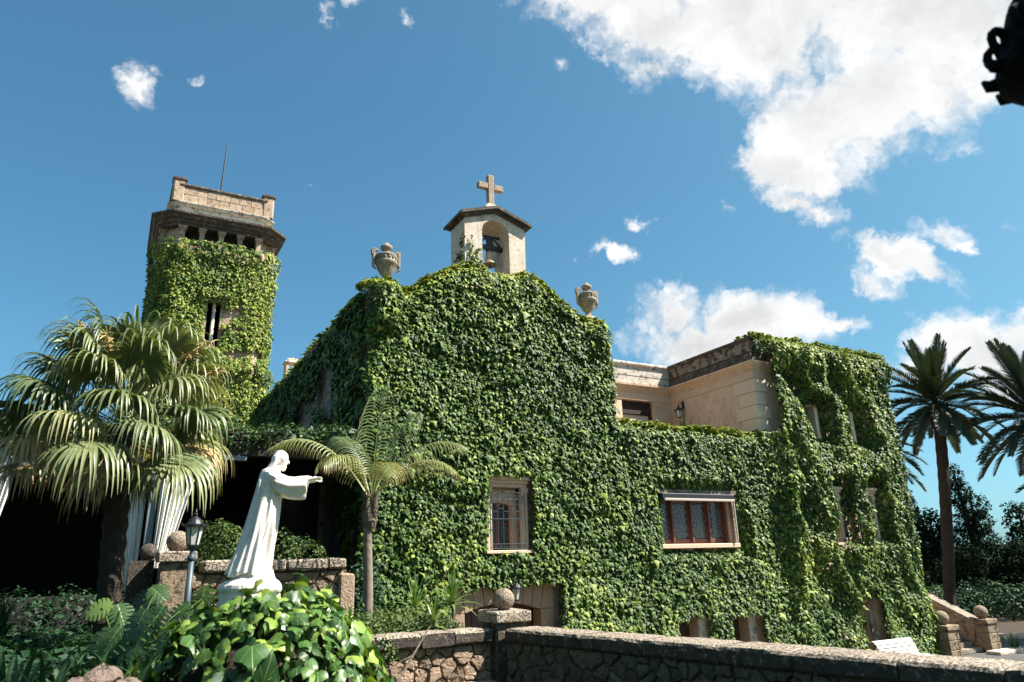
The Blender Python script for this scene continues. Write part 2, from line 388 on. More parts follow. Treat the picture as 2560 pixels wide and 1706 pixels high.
M['sandstone'] = stone('tower sandstone', (.5, .38, .27), (.37, .27, .19), 1.8, spots=(.16, .12, .09), spot_amt=.32, spot_scale=6, bs=.6, bd=.03, rand=.18)
M['cream'] = stone('cream render', (.78, .71, .6), (.66, .58, .47), 1.2, spots=(.22, .19, .16), spot_amt=.3, spot_scale=5, bs=.3, bd=.01)
M['sooty'] = stone('blackened stone', (.11, .09, .075), (.05, .043, .038), 2.5, spots=(.3, .24, .18), spot_amt=.24, spot_scale=7, bs=.5, bd=.02)
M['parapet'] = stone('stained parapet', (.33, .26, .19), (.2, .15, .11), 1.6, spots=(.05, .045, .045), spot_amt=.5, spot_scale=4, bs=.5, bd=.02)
M['parapet_pale'] = stone('pale stained parapet', (.58, .53, .47), (.42, .37, .31), 2.2, spots=(.16, .14, .12), spot_amt=.35, spot_scale=5, bs=.4, bd=.015)  # stone with paler staining than the block's side
M['plaster'] = stone('peach plaster', (.68, .52, .385), (.61, .455, .33), .9, spots=(.52, .36, .26), spot_amt=.34, spot_scale=3, bs=.6, bd=.015, fine=30, streak=(.5, .36, .27))
M['smooth'] = stone('smooth peach trim', (.66, .5, .37), (.6, .44, .32), .9, bs=.15, bd=.006, rand=.05)
M['quoin'] = stone('cream quoin plaster', (.7, .57, .44), (.64, .51, .39), 1.2, bs=.25, bd=.006, rand=.05)
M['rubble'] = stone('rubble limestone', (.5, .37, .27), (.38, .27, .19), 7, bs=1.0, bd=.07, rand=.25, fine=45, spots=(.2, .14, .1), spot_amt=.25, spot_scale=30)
M['rubble_shaded'] = stone('shade darkened rubble limestone', (.27, .235, .17), (.17, .15, .105), 7, bs=1.0, bd=.07, rand=.25, fine=45, spots=(.09, .085, .06), spot_amt=.3, spot_scale=24)  # same stone as rubble, the arm's shade put into a darker, greener colour
M['pillarstone'] = stone('dark pillar sandstone', (.34, .25, .17), (.2, .15, .105), 3, spots=(.06, .05, .042), spot_amt=.4, spot_scale=8, bs=.6, bd=.02, rand=.15)  # dark stone on every face, with near black spots
M['mortar'] = stone('mortar', (.16, .12, .09), (.1, .075, .055), 9, bs=.8, bd=.02)
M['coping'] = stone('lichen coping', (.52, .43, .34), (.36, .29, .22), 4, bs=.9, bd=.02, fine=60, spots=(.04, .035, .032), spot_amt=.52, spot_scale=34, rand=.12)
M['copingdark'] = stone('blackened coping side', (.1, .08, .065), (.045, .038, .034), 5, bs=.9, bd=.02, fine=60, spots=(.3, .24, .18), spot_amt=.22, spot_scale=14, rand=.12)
M['ballstone'] = stone('pitted ball stone', (.36, .29, .21), (.24, .19, .14), 6, bs=1.0, bd=.02, fine=70, spots=(.09, .075, .06), spot_amt=.45, spot_scale=28)
M['voussoir'] = stone('pink sandstone block', (.42, .29, .195), (.34, .23, .155), 2.5, bs=.4, bd=.01, rand=.08)
M['wallstone'] = stone('old wall plaster', (.33, .26, .2), (.22, .17, .13), 1.5, bs=.6, bd=.02, spots=(.1, .08, .06), spot_amt=.4, spot_scale=5)
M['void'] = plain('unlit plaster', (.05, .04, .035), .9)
M['iron'] = plain('black iron', (.02, .023, .028), .45, .3, .3)
M['soot_iron'] = plain('soot black iron', (.006, .006, .007), .85, 0, .3, 8, .15, .1)
M['ironblue'] = plain('blue grey painted iron', (.05, .075, .095), .5, .2, .3)
M['timber'] = plain('red brown window timber', (.13, .046, .032), .55, 0, .35, 5, .3)
M['darkwood'] = plain('dark wood door', (.06, .032, .022), .6, 0, .3, 6, .3)
M['porch_dark'] = plain('dark stained porch timber', (.018, .014, .012), .7, 0, .3, 4)
M['bluegrey'] = plain('blue grey painted post', (.16, .2, .23), .6, 0, .2, 4)
M['curtain'] = plain('white canvas', (.78, .76, .72), .85, 0, .05, 5, .05)
M['lace'] = plain('grey net curtain', (.17, .18, .19), .9, 0, .2, 3, .1)
M['white'] = plain('white paint', (.66, .62, .61), .5, 0, .05, 4, .05)
M['awning'] = plain('cream metal strip', (.42, .365, .31), .45, 0, .08)
M['shutterbrown'] = plain('dark brown shutter', (.028, .017, .014), .5, 0, .2)
M['blind'] = plain('cream blind', (.55, .47, .38), .7, 0, .05)
M['bronze'] = plain('weathered bell bronze', (.34, .29, .2), .5, .4, .25, 8)
M['lead'] = plain('lead came', (.25, .27, .29), .5, .3, .2)
M['asphalt'] = stone('asphalt', (.09, .088, .085), (.07, .068, .066), 3, bs=.4, bd=.01, fine=80)
M['gravel'] = stone('court gravel', (.15, .13, .1), (.11, .095, .075), 3, bs=.8, bd=.02, fine=90)
M['earth'] = stone('garden earth', (.07, .05, .035), (.04, .03, .022), 4, bs=1, bd=.04)
M['grass'] = stone('lawn', (.03, .048, .016), (.02, .034, .012), 6, bs=1, bd=.04)
M['tile'] = plain('old clay tile', (.17, .115, .085), .85, 0, .4, 3, .4)
M['bark'] = stone('palm trunk', (.2, .16, .12), (.11, .085, .065), 6, bs=1, bd=.03)
M['barkdark'] = stone('dark palm trunk', (.06, .045, .035), (.035, .027, .02), 6, bs=1, bd=.03)
M['flower'] = plain('palm flower spray', (.45, .31, .12), .8, 0, .3, 20, .2)
M['rock'] = stone('garden rock', (.26, .19, .155), (.17, .125, .1), 4, bs=1, bd=.04, spots=(.1, .08, .06), spot_amt=.3)
M['paintline'] = plain('worn road paint', (.5, .45, .3), .8, 0, .2)
# statue: white painted stone with faint warm dirt
M['statue'] = stone('white painted stone', (.8, .76, .71), (.7, .65, .59), 5, rough=.6, bs=.25, bd=.006, spots=(.5, .44, .37), spot_amt=.16, spot_scale=16, fine=60, streak=(.58, .53, .46))
def glassmat(name, c, rough, trans):
    m, nt, b, out = new_mat(name)
    b.inputs['Base Color'].default_value = (*c, 1); b.inputs['Roughness'].default_value = rough
    b.inputs['Transmission Weight'].default_value = trans; b.inputs['IOR'].default_value = 1.45
    tc = N(nt, 'ShaderNodeTexCoord').outputs['Object']; bump(nt, b, noise(nt, tc, 3, 2), .08, .02)
    return m
M['pane'] = glassmat('old window glass', (.3, .36, .4), .03, .8)
M['frost'] = glassmat('frosted lantern glass', (.85, .83, .76), .5, .35)

# ================================================================ setting: ground, road
LOW, GARDEN, BED = -3.4, -1.7, -1.05
g = MB(); S = 900
g.add([(-S, -S, LOW - .01), (S, -S, LOW - .01), (S, S, LOW - .01), (-S, S, LOW - .01)], [(0, 1, 2, 3)])
tag(g.build('ground', M['gravel']), kind='structure')
g = MB(); g.box(26.5, 120, -60, 28.5, LOW - .05, LOW); tag(g.build('road', M['asphalt']), kind='structure')
g = MB(); g.bbox(33.6, 120, 17.9, 18.2, LOW - .02, LOW + .13, .02); g.bbox(33.6, 33.9, 18.2, 60, LOW - .02, LOW + .129, .02)
tag(g.build('kerb', M['limestone']), kind='structure')
g = MB(); g.box(33.9, 140, 18.2, 120, LOW - .03, LOW + .1); tag(g.build('verge', M['earth']), kind='structure')
# the raised garden the camera stands on, and its planting bed
g = MB(); g.prism([(-40, -40), (12.9, -40), (6.05, 10.75), (-40, 10.75)], 'z', LOW - .4, GARDEN); g.box(-40, 5.45, 10.75, 16.5, LOW - .4, GARDEN - .004)
tag(g.build('garden_terrace', M['grass']), kind='structure')
g = MB(); g.box(-16, 5.35, 10.72, 16.3, GARDEN, BED); g.box(-16, 2.0, 6.9, 10.72, GARDEN, BED - .05)
tag(g.build('planting_bed', M['earth']), kind='structure')
def road_mark():
    g = MB(); g.box(31.5, 33.2, 15.3, 15.45, LOW, LOW + .004); g.box(31.5, 31.65, 13.5, 15.3, LOW, LOW + .004)
    tag(g.build('road_marking', M['paintline']), kind='structure')
road_mark()

# ================================================================ wall building blocks
def wall_xz(mb, x0, x1, z0, z1, yf, yb, holes=(), top=True):
    xs = sorted({x0, x1, *[h[0] for h in holes], *[h[1] for h in holes]}); zs = sorted({z0, z1, *[h[2] for h in holes], *[h[3] for h in holes]})
    for i in range(len(xs) - 1):
        for j in range(len(zs) - 1):
            cx = (xs[i] + xs[i + 1]) / 2; cz = (zs[j] + zs[j + 1]) / 2
            if any(h[0] < cx < h[1] and h[2] < cz < h[3] for h in holes): continue
            a, b, c, d = xs[i], xs[i + 1], zs[j], zs[j + 1]
            mb.add([(a, yf, c), (b, yf, c), (b, yf, d), (a, yf, d)], [(0, 1, 2, 3)])
            mb.add([(a, yb, c), (b, yb, c), (b, yb, d), (a, yb, d)], [(0, 3, 2, 1)])
    for a, b, c, d in holes:
        mb.add([(a, yf, c), (a, yb, c), (a, yb, d), (a, yf, d)], [(0, 1, 2, 3)]); mb.add([(b, yf, c), (b, yb, c), (b, yb, d), (b, yf, d)], [(3, 2, 1, 0)])
        mb.add([(a, yf, d), (a, yb, d), (b, yb, d), (b, yf, d)], [(0, 1, 2, 3)])
        if c > z0 + .01: mb.add([(a, yf, c), (a, yb, c), (b, yb, c), (b, yf, c)], [(3, 2, 1, 0)])
    mb.add([(x0, yf, z0), (x0, yb, z0), (x0, yb, z1), (x0, yf, z1)], [(3, 2, 1, 0)]); mb.add([(x1, yf, z0), (x1, yb, z0), (x1, yb, z1), (x1, yf, z1)], [(0, 1, 2, 3)])
    if top: mb.add([(x0, yf, z1), (x1, yf, z1), (x1, yb, z1), (x0, yb, z1)], [(0, 1, 2, 3)])
    return mb
def sweep(mb, path, prof, start=0, end=None):
    """closed profile (outward offset, z) swept along an XY path with mitred corners; outward is right of travel"""
    P = [Vector((p[0], p[1])) for p in path]; n = len(P); rings = []
    for i in range(n):
        d0 = (P[i] - P[i - 1]).normalized() if i > 0 else None; d1 = (P[i + 1] - P[i]).normalized() if i < n - 1 else None
        if d0 is None: d0 = d1
        if d1 is None: d1 = d0
        n0 = Vector((d0.y, -d0.x)); n1 = Vector((d1.y, -d1.x)); m = (n0 + n1); m = m / max(m.dot(n0), .2)
        rings.append([(P[i].x + m.x * o, P[i].y + m.y * o, z) for o, z in prof])
    end = n - 1 if end is None else end; k = len(prof)
    for i in range(start, end):
        vs = rings[i] + rings[i + 1]
        fs = [(j, (j + 1) % k, k + (j + 1) % k, k + j) for j in range(k)]
        fs.append(tuple(range(k))); fs.append(tuple(range(2 * k - 1, k - 1, -1)))
        mb.add(vs, fs)
    return mb
YF, YB = 16.62, 17.1

# ================================================================ chapel
chapel = thing('chapel', (8.75, 16.62, LOW), 'ivy covered chapel front with stone bell turret on its curved gable', 'chapel')
GX = [4.95, 5.1, 5.4, 5.86, 5.98, 6.25, 6.64, 7.05, 7.5, 7.76, 8.5, 9.4, 9.73, 10.1, 10.5, 11.0, 11.4, 11.62, 11.72, 12.45]
GZ = [7.06, 7.18, 7.24, 7.2, 6.98, 7.1, 7.5, 7.77, 8.0, 8.12, 8.13, 8.1, 8.2, 8.03, 7.7, 7.48, 7.2, 7.0, 7.06, 7.06]
WIN = (8.42, 9.3, .42, 1.98)
holes = [WIN, (7.3, 10.2, LOW, -.12)]
w = MB(); wall_xz(w, 5.15, 12.35, LOW, 6.6, YF, YB, holes, top=False)
prof = [(5.15, 6.6), (12.35, 6.6)] + [(min(max(x, 5.15), 12.35), z - .16) for x, z in zip(GX[::-1], GZ[::-1])]
w.prism(prof, 'y', YF, YB)
w.build('front_wall', M['wallstone'], chapel)
w = MB(); w.box(5.15, 5.6, YB + .002, 33.0, LOW, 6.72); w.box(11.9, 12.35, YB + .002, 33.0, LOW, 6.72); w.box(5.6, 11.9, 32.6, 33.0, LOW, 6.7)
w.build('side_wall', M['wallstone'], chapel)
w = MB(); w.prism([(4.98, 6.73), (8.75, 7.55), (12.52, 6.73), (12.52, 6.83), (8.75, 7.66), (4.98, 6.83)], 'y', YB + .01, 33.1)
w.build('roof', M['tile'], chapel)
# ---- bell turret
TX0, TX1, TY0, TY1, TZ0 = 7.84, 9.81, 16.66, 17.62, 7.6
t = MB()
AL, AR, ASP, ATOP = 8.39, 9.27, 9.33, 9.69
arch = []
for i in range(13):
    a = math.pi * (1 - i / 12); arch.append((8.83 + .44 * math.cos(a), ASP + (ATOP - ASP) * math.sin(a) ** .9 + (.02 if 4 < i < 8 else 0)))
poly = [(TX0, TZ0), (AL, TZ0)] + arch + [(AR, TZ0), (TX1, TZ0), (TX1, 9.6), (8.83, 9.93), (TX0, 9.6)]
n = len(poly)
# front and back as strips round the opening: left pier, right pier, head
def turret_face(y, flip):
    vs = []; fs = []
    head = [(TX0, TZ0), (AL, TZ0), (AL, ASP), (TX0, ASP)]
    def quad(ps):
        b = len(vs); vs.extend([(p[0], y, p[1]) for p in ps]); fs.append(tuple(range(b, b + len(ps)))[::-1 if flip else 1])
    quad(head); quad([(AR, TZ0), (TX1, TZ0), (TX1, ASP), (AR, ASP)])
    top = lambda x: 9.93 - .33 * abs(x - 8.83) / (.98)
    quad([(TX0, ASP), (AL, ASP), (AL, top(AL)), (TX0, 9.6)]); quad([(AR, ASP), (TX1, ASP), (TX1, 9.6), (AR, top(AR))])
    for i in range(12):
        a, b = arch[i], arch[i + 1]; quad([a, b, (b[0], top(b[0])), (a[0], top(a[0]))])
    t.add(vs, fs)
turret_face(TY0, False); turret_face(TY1, True)
def strip(pts):
    for a, b in zip(pts, pts[1:]): t.add([(a[0], TY0, a[1]), (b[0], TY0, b[1]), (b[0], TY1, b[1]), (a[0], TY1, a[1])], [(0, 1, 2, 3)])
strip([(AL, TZ0)] + arch + [(AR, TZ0)]); strip([(TX0, 9.6), (TX0, TZ0)]); strip([(TX1, TZ0), (TX1, 9.6)]); strip([(TX1, 9.6), (8.83, 9.93), (TX0, 9.6)])
turret = t.build('bell_turret', M['limestone'], chapel)
c = MB()
for o, dz0, dz1 in ((.05, 0.0, .05), (.1, .05, .11), (.17, .11, .2)):
    x0, x1, y0, y1 = TX0 - o, TX1 + o, TY0 - o, TY1 + o; dx = .0
    za, zb = 9.6 - .33 * o / .98, 9.93
    c.prism([(x0, za + dz0), (8.83, zb + dz0), (x1, za + dz0), (x1, za + dz1), (8.83, zb + dz1), (x0, za + dz1)], 'y', y0, y1)
c.build('turret_cornice', M['sooty'], chapel)
for y0, z in ((TY0 - .012, 9.44),):
    pass
# plinth courses of ashlar joints on the turret piers
c = MB(); c.bbox(8.6, 9.3, 16.84, 17.44, 10.05, 10.3, .04, .01); c.bbox(8.72, 9.16, 16.95, 17.33, 10.3, 10.42, .03, .01)
c.build('turret_plinth', M['limestone'], chapel)
M['tanstone'] = stone('tan cross stone', (.4, .31, .23), (.3, .225, .165), 4, spots=(.16, .13, .1), spot_amt=.25, spot_scale=14, bs=.6, bd=.015)
# ---- stone cross on the turret
cr = thing('stone_cross', (8.92, 17.12, 10.4), 'weathered stone cross standing on top of the bell turret', 'cross')
c = MB(); c.bbox(8.82, 9.02, 17.03, 17.21, 10.38, 11.45, .02, .006); c.build('cross_shaft', M['tanstone'], cr)
c = MB(); c.bbox(8.5, 8.82, 17.035, 17.205, 10.96, 11.15, .02, .006); c.bbox(9.02, 9.34, 17.035, 17.205, 10.96, 11.15, .02, .006); c.build('cross_arm', M['tanstone'], cr)
# ---- bell
bl = thing('bronze_bell', (8.86, 17.12, 8.5), 'small bronze bell hanging from a dark beam in the turret arch', 'bell')
c = MB(); c.lathe([(.02, .42), (.09, .42), (.115, .38), (.12, .3), (.14, .2), (.165, .12), (.2, .05), (.235, .0), (.225, -.01), (.19, .03), (.14, .12), (.02, .3)], (8.86, 17.12, 8.48), 28)
c.build('bell_cup', M['bronze'], bl, smooth=True)
c = MB(); c.tube([(8.86, 17.12, 8.75), (8.86, 17.12, 8.46)], .015, 8); c.ell((8.86, 17.12, 8.45), (.035, .035, .045), 10, 6); c.build('clapper', M['iron'], bl)
c = MB(); c.bbox(8.36, 9.3, 17.05, 17.19, 8.96, 9.09, .012); c.build('beam', M['iron'], bl)
c = MB(); c.prism([(8.76, 8.9), (8.96, 8.9), (9.0, 9.1), (8.94, 9.2), (8.99, 9.36), (8.73, 9.36), (8.78, 9.2), (8.72, 9.1)], 'y', 17.07, 17.17); c.bbox(8.4, 9.2, 17.09, 17.16, 9.36, 9.42, .01)
c.build('yoke', M['iron'], bl)
c = MB()
for sx in (-1, 1): c.tube([(8.86 + sx * .42, 17.12, 9.04), (8.86 + sx * .1, 17.12, 9.38)], .03, 6)
c.build('brace', M['iron'], bl)

# ---- urns
def urn(x, y, z, label):
    u = thing('stone_urn', (x, y, z), label, 'urn', 'stone urns on the gable piers')
    c = MB(); c.bbox(x - .2, x + .2, y - .2, y + .2, z - .35, z - .04, .02); c.build('urn_base', M['limestone'], u)
    c = MB(); c.lathe([(.13, -.04), (.13, .02), (.09, .05), (.085, .12), (.12, .16), (.17, .22), (.235, .33), (.265, .43), (.28, .46), (.3, .5), (.3, .54), (.275, .57), (.27, .66), (.3, .69), (.29, .73), (.2, .75), (.12, .77)],
                      (x, y, z), 48, 16, .11, .17, .44); c.build('bowl', M['urnstone'], u, smooth=True)
    c = MB(); c.lathe([(.12, .76), (.105, .82), (.1, .87), (.13, .9), (.165, .95), (.16, 1.0), (.1, 1.05), (.06, 1.07), (.055, 1.1), (.02, 1.12)], (x, y, z), 28); c.build('lid', M['urnstone'], u, smooth=True)
    c = MB()
    for i in range(16):
        a = 2 * math.pi * i / 16; c.ell((x + .275 * math.cos(a), y + .275 * math.sin(a), z + .62), (.035, .035, .04), 8, 6)
    c.build('frieze_beads', M['urnstone'], u, smooth=True)
    for sx in (-1, 1):
        c = MB(); cx = x + sx * .3
        c.bbox(cx - .035 + sx * .05, cx + .035 + sx * .05, y - .05, y + .05, z + .45, z + .9, .012)
        c.bbox(cx - .05 - sx * .005, cx + .05 - sx * .005, y - .05, y + .05, z + .82, z + .898, .012)
        c.bbox(cx - .12 + sx * .0, cx - .05 + sx * .0, y - .048, y + .048, z + .7, z + .86, .012) if sx < 0 else c.bbox(cx - .1, cx - .045, y - .048, y + .048, z + .72, z + .86, .012)
        c.tube([(cx + sx * .05, y, z + .5), (cx + sx * .06, y, z + .38), (cx - sx * .03, y, z + .3)], [.04, .04, .02], 8)
        c.build('handle', M['urnstone'], u)
    return u
M['urnstone'] = stone('mossy urn stone', (.36, .3, .24), (.24, .195, .15), 6, spots=(.1, .085, .07), spot_amt=.34, spot_scale=22, bs=.7, bd=.015)
urn(5.63, 16.9, 7.33, 'stone urn on the gable end next to the tower')
urn(12.1, 16.9, 7.27, 'stone urn on the gable end above the terrace')

# ---- grilled window
def scroll(cx, cz, r, y, sgn, up, n=14, turns=1.4):
    return [(cx + sgn * r * (1 - i / n * .8) * math.cos(i / n * turns * 2 * math.pi + up), y, cz + r * (1 - i / n * .8) * math.sin(i / n * turns * 2 * math.pi + up)) for i in range(n + 1)]
def grilled_window(parent, xl, z0):
    """moulded lintel, pilasters, timber casement and wrought iron cage; xl = left edge of the cage"""
    x1 = xl + .94
    f = MB(); f.bbox(xl + .04, x1 - .02, 16.98, 17.06, z0 + .02, z0 + 1.2, .008)
    f = MB()
    for a, b in ((xl + .06, xl + .12), (xl + .36, xl + .45), (xl + .72, xl + .78)): f.bbox(a, b, 16.95, 17.0, z0 + .02, z0 + 1.18, .006)
    for a, b in ((z0 + .02, z0 + .1), (z0 + .62, z0 + .67), (z0 + 1.12, z0 + 1.2)): f.bbox(xl + .06, xl + .78, 16.955, 16.995, a, b, .006)
    win = f.build('window', M['timber'], parent)
    for k, (a, b) in enumerate(((xl + .12, xl + .36), (xl + .45, xl + .72))):
        p = MB(); p.box(a - .01, b + .01, 16.97, 16.976, z0 + .1, z0 + 1.12); p.build('pane', M['pane'], win)
    p = MB(); p.bbox(xl - .16, x1 + .2, 16.36, 16.8, z0 + 1.72, z0 + 1.82, .015); p.bbox(xl - .12, x1 + .16, 16.42, 16.8, z0 + 1.64, z0 + 1.72, .01); p.bbox(xl - .09, x1 + .13, 16.47, 16.8, z0 + 1.55, z0 + 1.64, .01)
    p.build('lintel', M['smooth'], win)
    for a, b in ((xl - .12, xl + .04), (x1 - .02, x1 + .15)):
        p = MB(); p.bbox(a, b, 16.5, 16.9, z0 - .02, z0 + 1.4, .012); p.bbox(a - .02, b + .02, 16.47, 16.9, z0 + 1.4, z0 + 1.55, .015); p.build('pilaster', M['smooth'], win)
    p = MB(); p.bbox(xl - .18, x1 + .2, 16.38, 16.98, z0 - .1, z0 - .02, .012); p.build('sill', M['smooth'], win)
    p = MB()      # arched head panel over the casement
    pts = [(xl + .04, z0 + 1.55), (xl + .04, z0 + 1.14)] + [(xl + .04 + .74 * i / 8, z0 + 1.14 + .06 * math.sin(math.pi * i / 8)) for i in range(1, 8)] + [(xl + .78, z0 + 1.14), (x1 - .02, z0 + .0), (x1 - .02, z0 + 1.55)]
    p.prism([(xl + .04, z0 + 1.55)] + [(xl + .04 + .74 * i / 8, z0 + 1.12 + .07 * math.sin(math.pi * i / 8)) for i in range(9)] + [(xl + .78, z0 + 1.55)], 'y', 16.78, 16.94)
    p.box(xl + .78, x1 - .02, 16.781, 16.94, z0, z0 + 1.55); p.build('head_panel', M['smooth'], win)
    yb = 16.4
    for i in range(7):
        x = xl + .94 * i / 6; top = z0 + 1.36 + .06 * math.sin(math.pi * i / 6)
        b = MB(); b.tube([(x, yb, z0), (x, yb, top + .06)] + [(x + .03 * math.sin(k), yb - .03 * (1 - math.cos(k)), top + .06 + .025 * k) for k in (.6, 1.4, 2.2)] if 0 < i < 6 else [(x, yb, z0), (x, yb, top)], .009 if 0 < i < 6 else .012, 6)
        b.build('bar', M['ironblue'], win)
    for z, arc in ((z0 + .02, 0), (z0 + .13, 0), (z0 + .74, 0), (z0 + 1.36, .06)):
        b = MB(); b.tube([(xl + .94 * i / 10, yb - .012, z + arc * math.sin(math.pi * i / 10)) for i in range(11)], .009, 6); b.build('rail', M['ironblue'], win)
    for z in (0,):
        for sx, y in ((xl, 0), (x1, 0)):
            b = MB(); b.tube([(sx, yb, z0 + .74), (sx, 16.6, z0 + .74)], .009, 6); b.tube([(sx, yb, z0 + .05), (sx, 16.6, z0 + .05)], .009, 6); b.tube([(sx, yb, z0 + 1.3), (sx, 16.6, z0 + 1.3)], .009, 6); b.build('bracket', M['ironblue'], win)
    s = MB()
    for i in range(6):
        cx = xl + .94 * (i + .5) / 6; sg = 1 if i % 2 else -1
        s.tube(scroll(cx, z0 + 1.27, .062, yb, sg, 1.6), .007, 5)
        s.tube([(cx + sg * .06, yb, z0 + 1.24), (cx + sg * .03, yb, z0 + 1.14), (cx - sg * .075, yb, z0 + 1.06)], .006, 5)
        s.tube(scroll(cx, z0 + .075, .04, yb, sg, 0, 10), .006, 5)
        s.tube([(cx - .08, yb - .01, z0 + .93 + (.07 if i % 2 else 0)), (cx + .08, yb - .01, z0 + 1.0 + (-.07 if i % 2 == 0 else .0))], .007, 5)
    s.build('scrollwork', M['ironblue'], win)['kind'] = 'stuff'
    return win
grilled_window(chapel, 8.4, .45)
# ---- arched basement door with voussoirs
dcx = 8.75
d = MB(); d.box(7.62, 9.88, 17.02, 17.08, LOW, -.7); door = d.build('door', M['darkwood'], chapel)
for i in range(12):
    x = 7.72 + i * .172; p = MB(); p.bbox(x, x + .164, 16.97, 17.015, LOW + .02, -.72, .008); p.build('plank', M['darkwood'], door)
intr = lambda x: -1.0 + .19 * (1 - ((x - dcx) / 1.06) ** 2)
for i in range(8):
    a = 7.7 + 2.1 * i / 8 + .008; b = 7.7 + 2.1 * (i + 1) / 8 - .008; fa = (a - dcx) * .16; fb = (b - dcx) * .16
    p = MB(); j = rnd.uniform(0, .012)
    p.prism([(a, intr(a)), ((a + b) / 2, intr((a + b) / 2)), (b, intr(b)), (b + fb, -.13), (a + fa, -.13)], 'y', 16.56 + j, 16.93); p.build('voussoir', M['voussoir'], chapel)
for sx in (0, 1):
    zz = -.13; x0, x1 = ((7.31, 7.69), (9.81, 10.19))[sx]
    for h in (.87, .62, .6, .6, .55):
        z1 = max(zz - h + .012, LOW); p = MB()
        if zz > -.2: p.prism([(x0, z1), (x1, z1), (x1, -.13), ((x0 + .0 if sx == 0 else x0 + .18), -.13)] if sx else [(x0, z1), (x1, z1), (x1 - .18, -.13), (x0, -.13)], 'y', 16.57, 16.98)
        else: p.bbox(x0, x1, 16.57 + rnd.uniform(0, .01), 16.98, z1, zz, .01)
        p.build('jamb_stone', M['voussoir'], chapel); zz -= h
        if zz < LOW: break
# ---- side wall windows under the porch (tall iron cages)
for yc, wd in ((18.5, 1.5), (21.2, 1.6)):
    f = MB(); f.bbox(5.06, 5.15, yc - wd / 2 - .12, yc + wd / 2 + .12, .1, 2.9, .02); win = f.build('window', M['wallstone'], chapel)
    p = MB(); p.box(5.045, 5.055, yc - wd / 2, yc + wd / 2, .2, 2.8); p.build('pane', M['pane'], win)
    for i in range(10):
        y = yc - wd / 2 + wd * i / 9; b = MB(); b.tube([(4.92, y, .15), (4.92, y, 2.8)], .012, 6); b.build('bar', M['ironblue'], win)
    for z in (.3, 1.5, 2.7):
        b = MB(); b.bbox(4.9, 4.945, yc - wd / 2, yc + wd / 2, z - .02, z + .02, .005); b.bbox(4.9, 5.06, yc - wd / 2 - .02, yc - wd / 2 + .02, z - .02, z + .02, .004); b.build('rail', M['ironblue'], win)
f = MB(); f.bbox(4.88, 5.15, 19.6, 19.85, BED, 3.0, .02); f.build('pilaster', M['wallstone'], chapel)
# chimney on the roof
ch = thing('roof_chimney', (5.95, 30.25, 6.8), 'slim peach chimney with open top on the chapel roof', 'chimney')
c = MB(); c.bbox(5.72, 6.22, 30.0, 30.5, 6.7, 8.15, .015); c.build('shaft', M['plaster'], ch)
for x in (5.72, 6.1):
    for y in (30.0, 30.38): c = MB(); c.bbox(x, x + .12, y, y + .12, 8.15, 8.6, .01); c.build('post', M['plaster'], ch)
c = MB(); c.bbox(5.66, 6.28, 29.94, 30.56, 8.6, 8.66, .01); c.prism([(5.68, 8.66), (6.26, 8.66), (6.2, 8.77), (5.97, 8.81), (5.74, 8.77)], 'y', 29.96, 30.54); c.build('cap', M['cream'], ch)

# ================================================================ house wing with terrace and upper block
house = thing('house_wing', (18.9, 16.62, LOW), 'peach house wing with roof terrace and ivy draped upper block', 'house')
BX0, BX1 = 18.55, 25.3
LEAD = (13.85, 16.72, .52, 1.86)
WA, WB = (20.75, 21.63, .5, 2.06), (22.6, 23.48, .5, 2.06)
UD, UB = (20.45, 21.3, 3.98, 5.12), (22.35, 23.2, 3.96, 5.1)
BAS = [(14.3, 14.97, LOW, -1.5), (16.28, 16.92, LOW, -1.55), (21.85, 22.4, LOW, -1.45)]
w = MB(); wall_xz(w, 12.36, BX0, LOW, 3.82, YF, YB, [LEAD] + BAS[:2]); wall_xz(w, BX0, BX1, LOW, 6.5, YF, YB, [WA, WB, UD, UB] + BAS[2:])
w.build('front_wall', M['plaster'], house)
w = MB(); w.box(BX0, BX0 + .4, YB, 20.8, 3.4, 6.5); w.build('terrace_side_wall', M['plaster'], house)
w = MB(); wall_xz(w, 12.36, BX0 + .3, 3.4, 6.5, 20.8, 21.2, [(16.15, 17.65, 3.72, 5.88)]); w.build('terrace_back_wall', M['plaster'], house)
w = MB(); w.box(12.37, BX0, YB, 20.8, 3.42, 3.6); w.build('terrace_floor', M['voussoir'], house)
w = MB(); w.box(BX1 - .4, BX1 - .002, YB, 27, LOW, 6.5); w.box(12.4, BX1, 26.8, 27.2, LOW, 6.5); w.build('back_wall', M['plaster'], house)
w = MB(); w.box(BX0 + .05, BX1 - .05, 16.8, 27, 6.75, 6.9); w.box(12.3, BX0 + .05, 20.95, 27, 6.751, 6.9); w.build('flat_roof', M['tile'], house)
PATH = [(12.2, 20.8), (BX0, 20.8), (BX0, YF), (BX1, YF), (BX1, 27)]
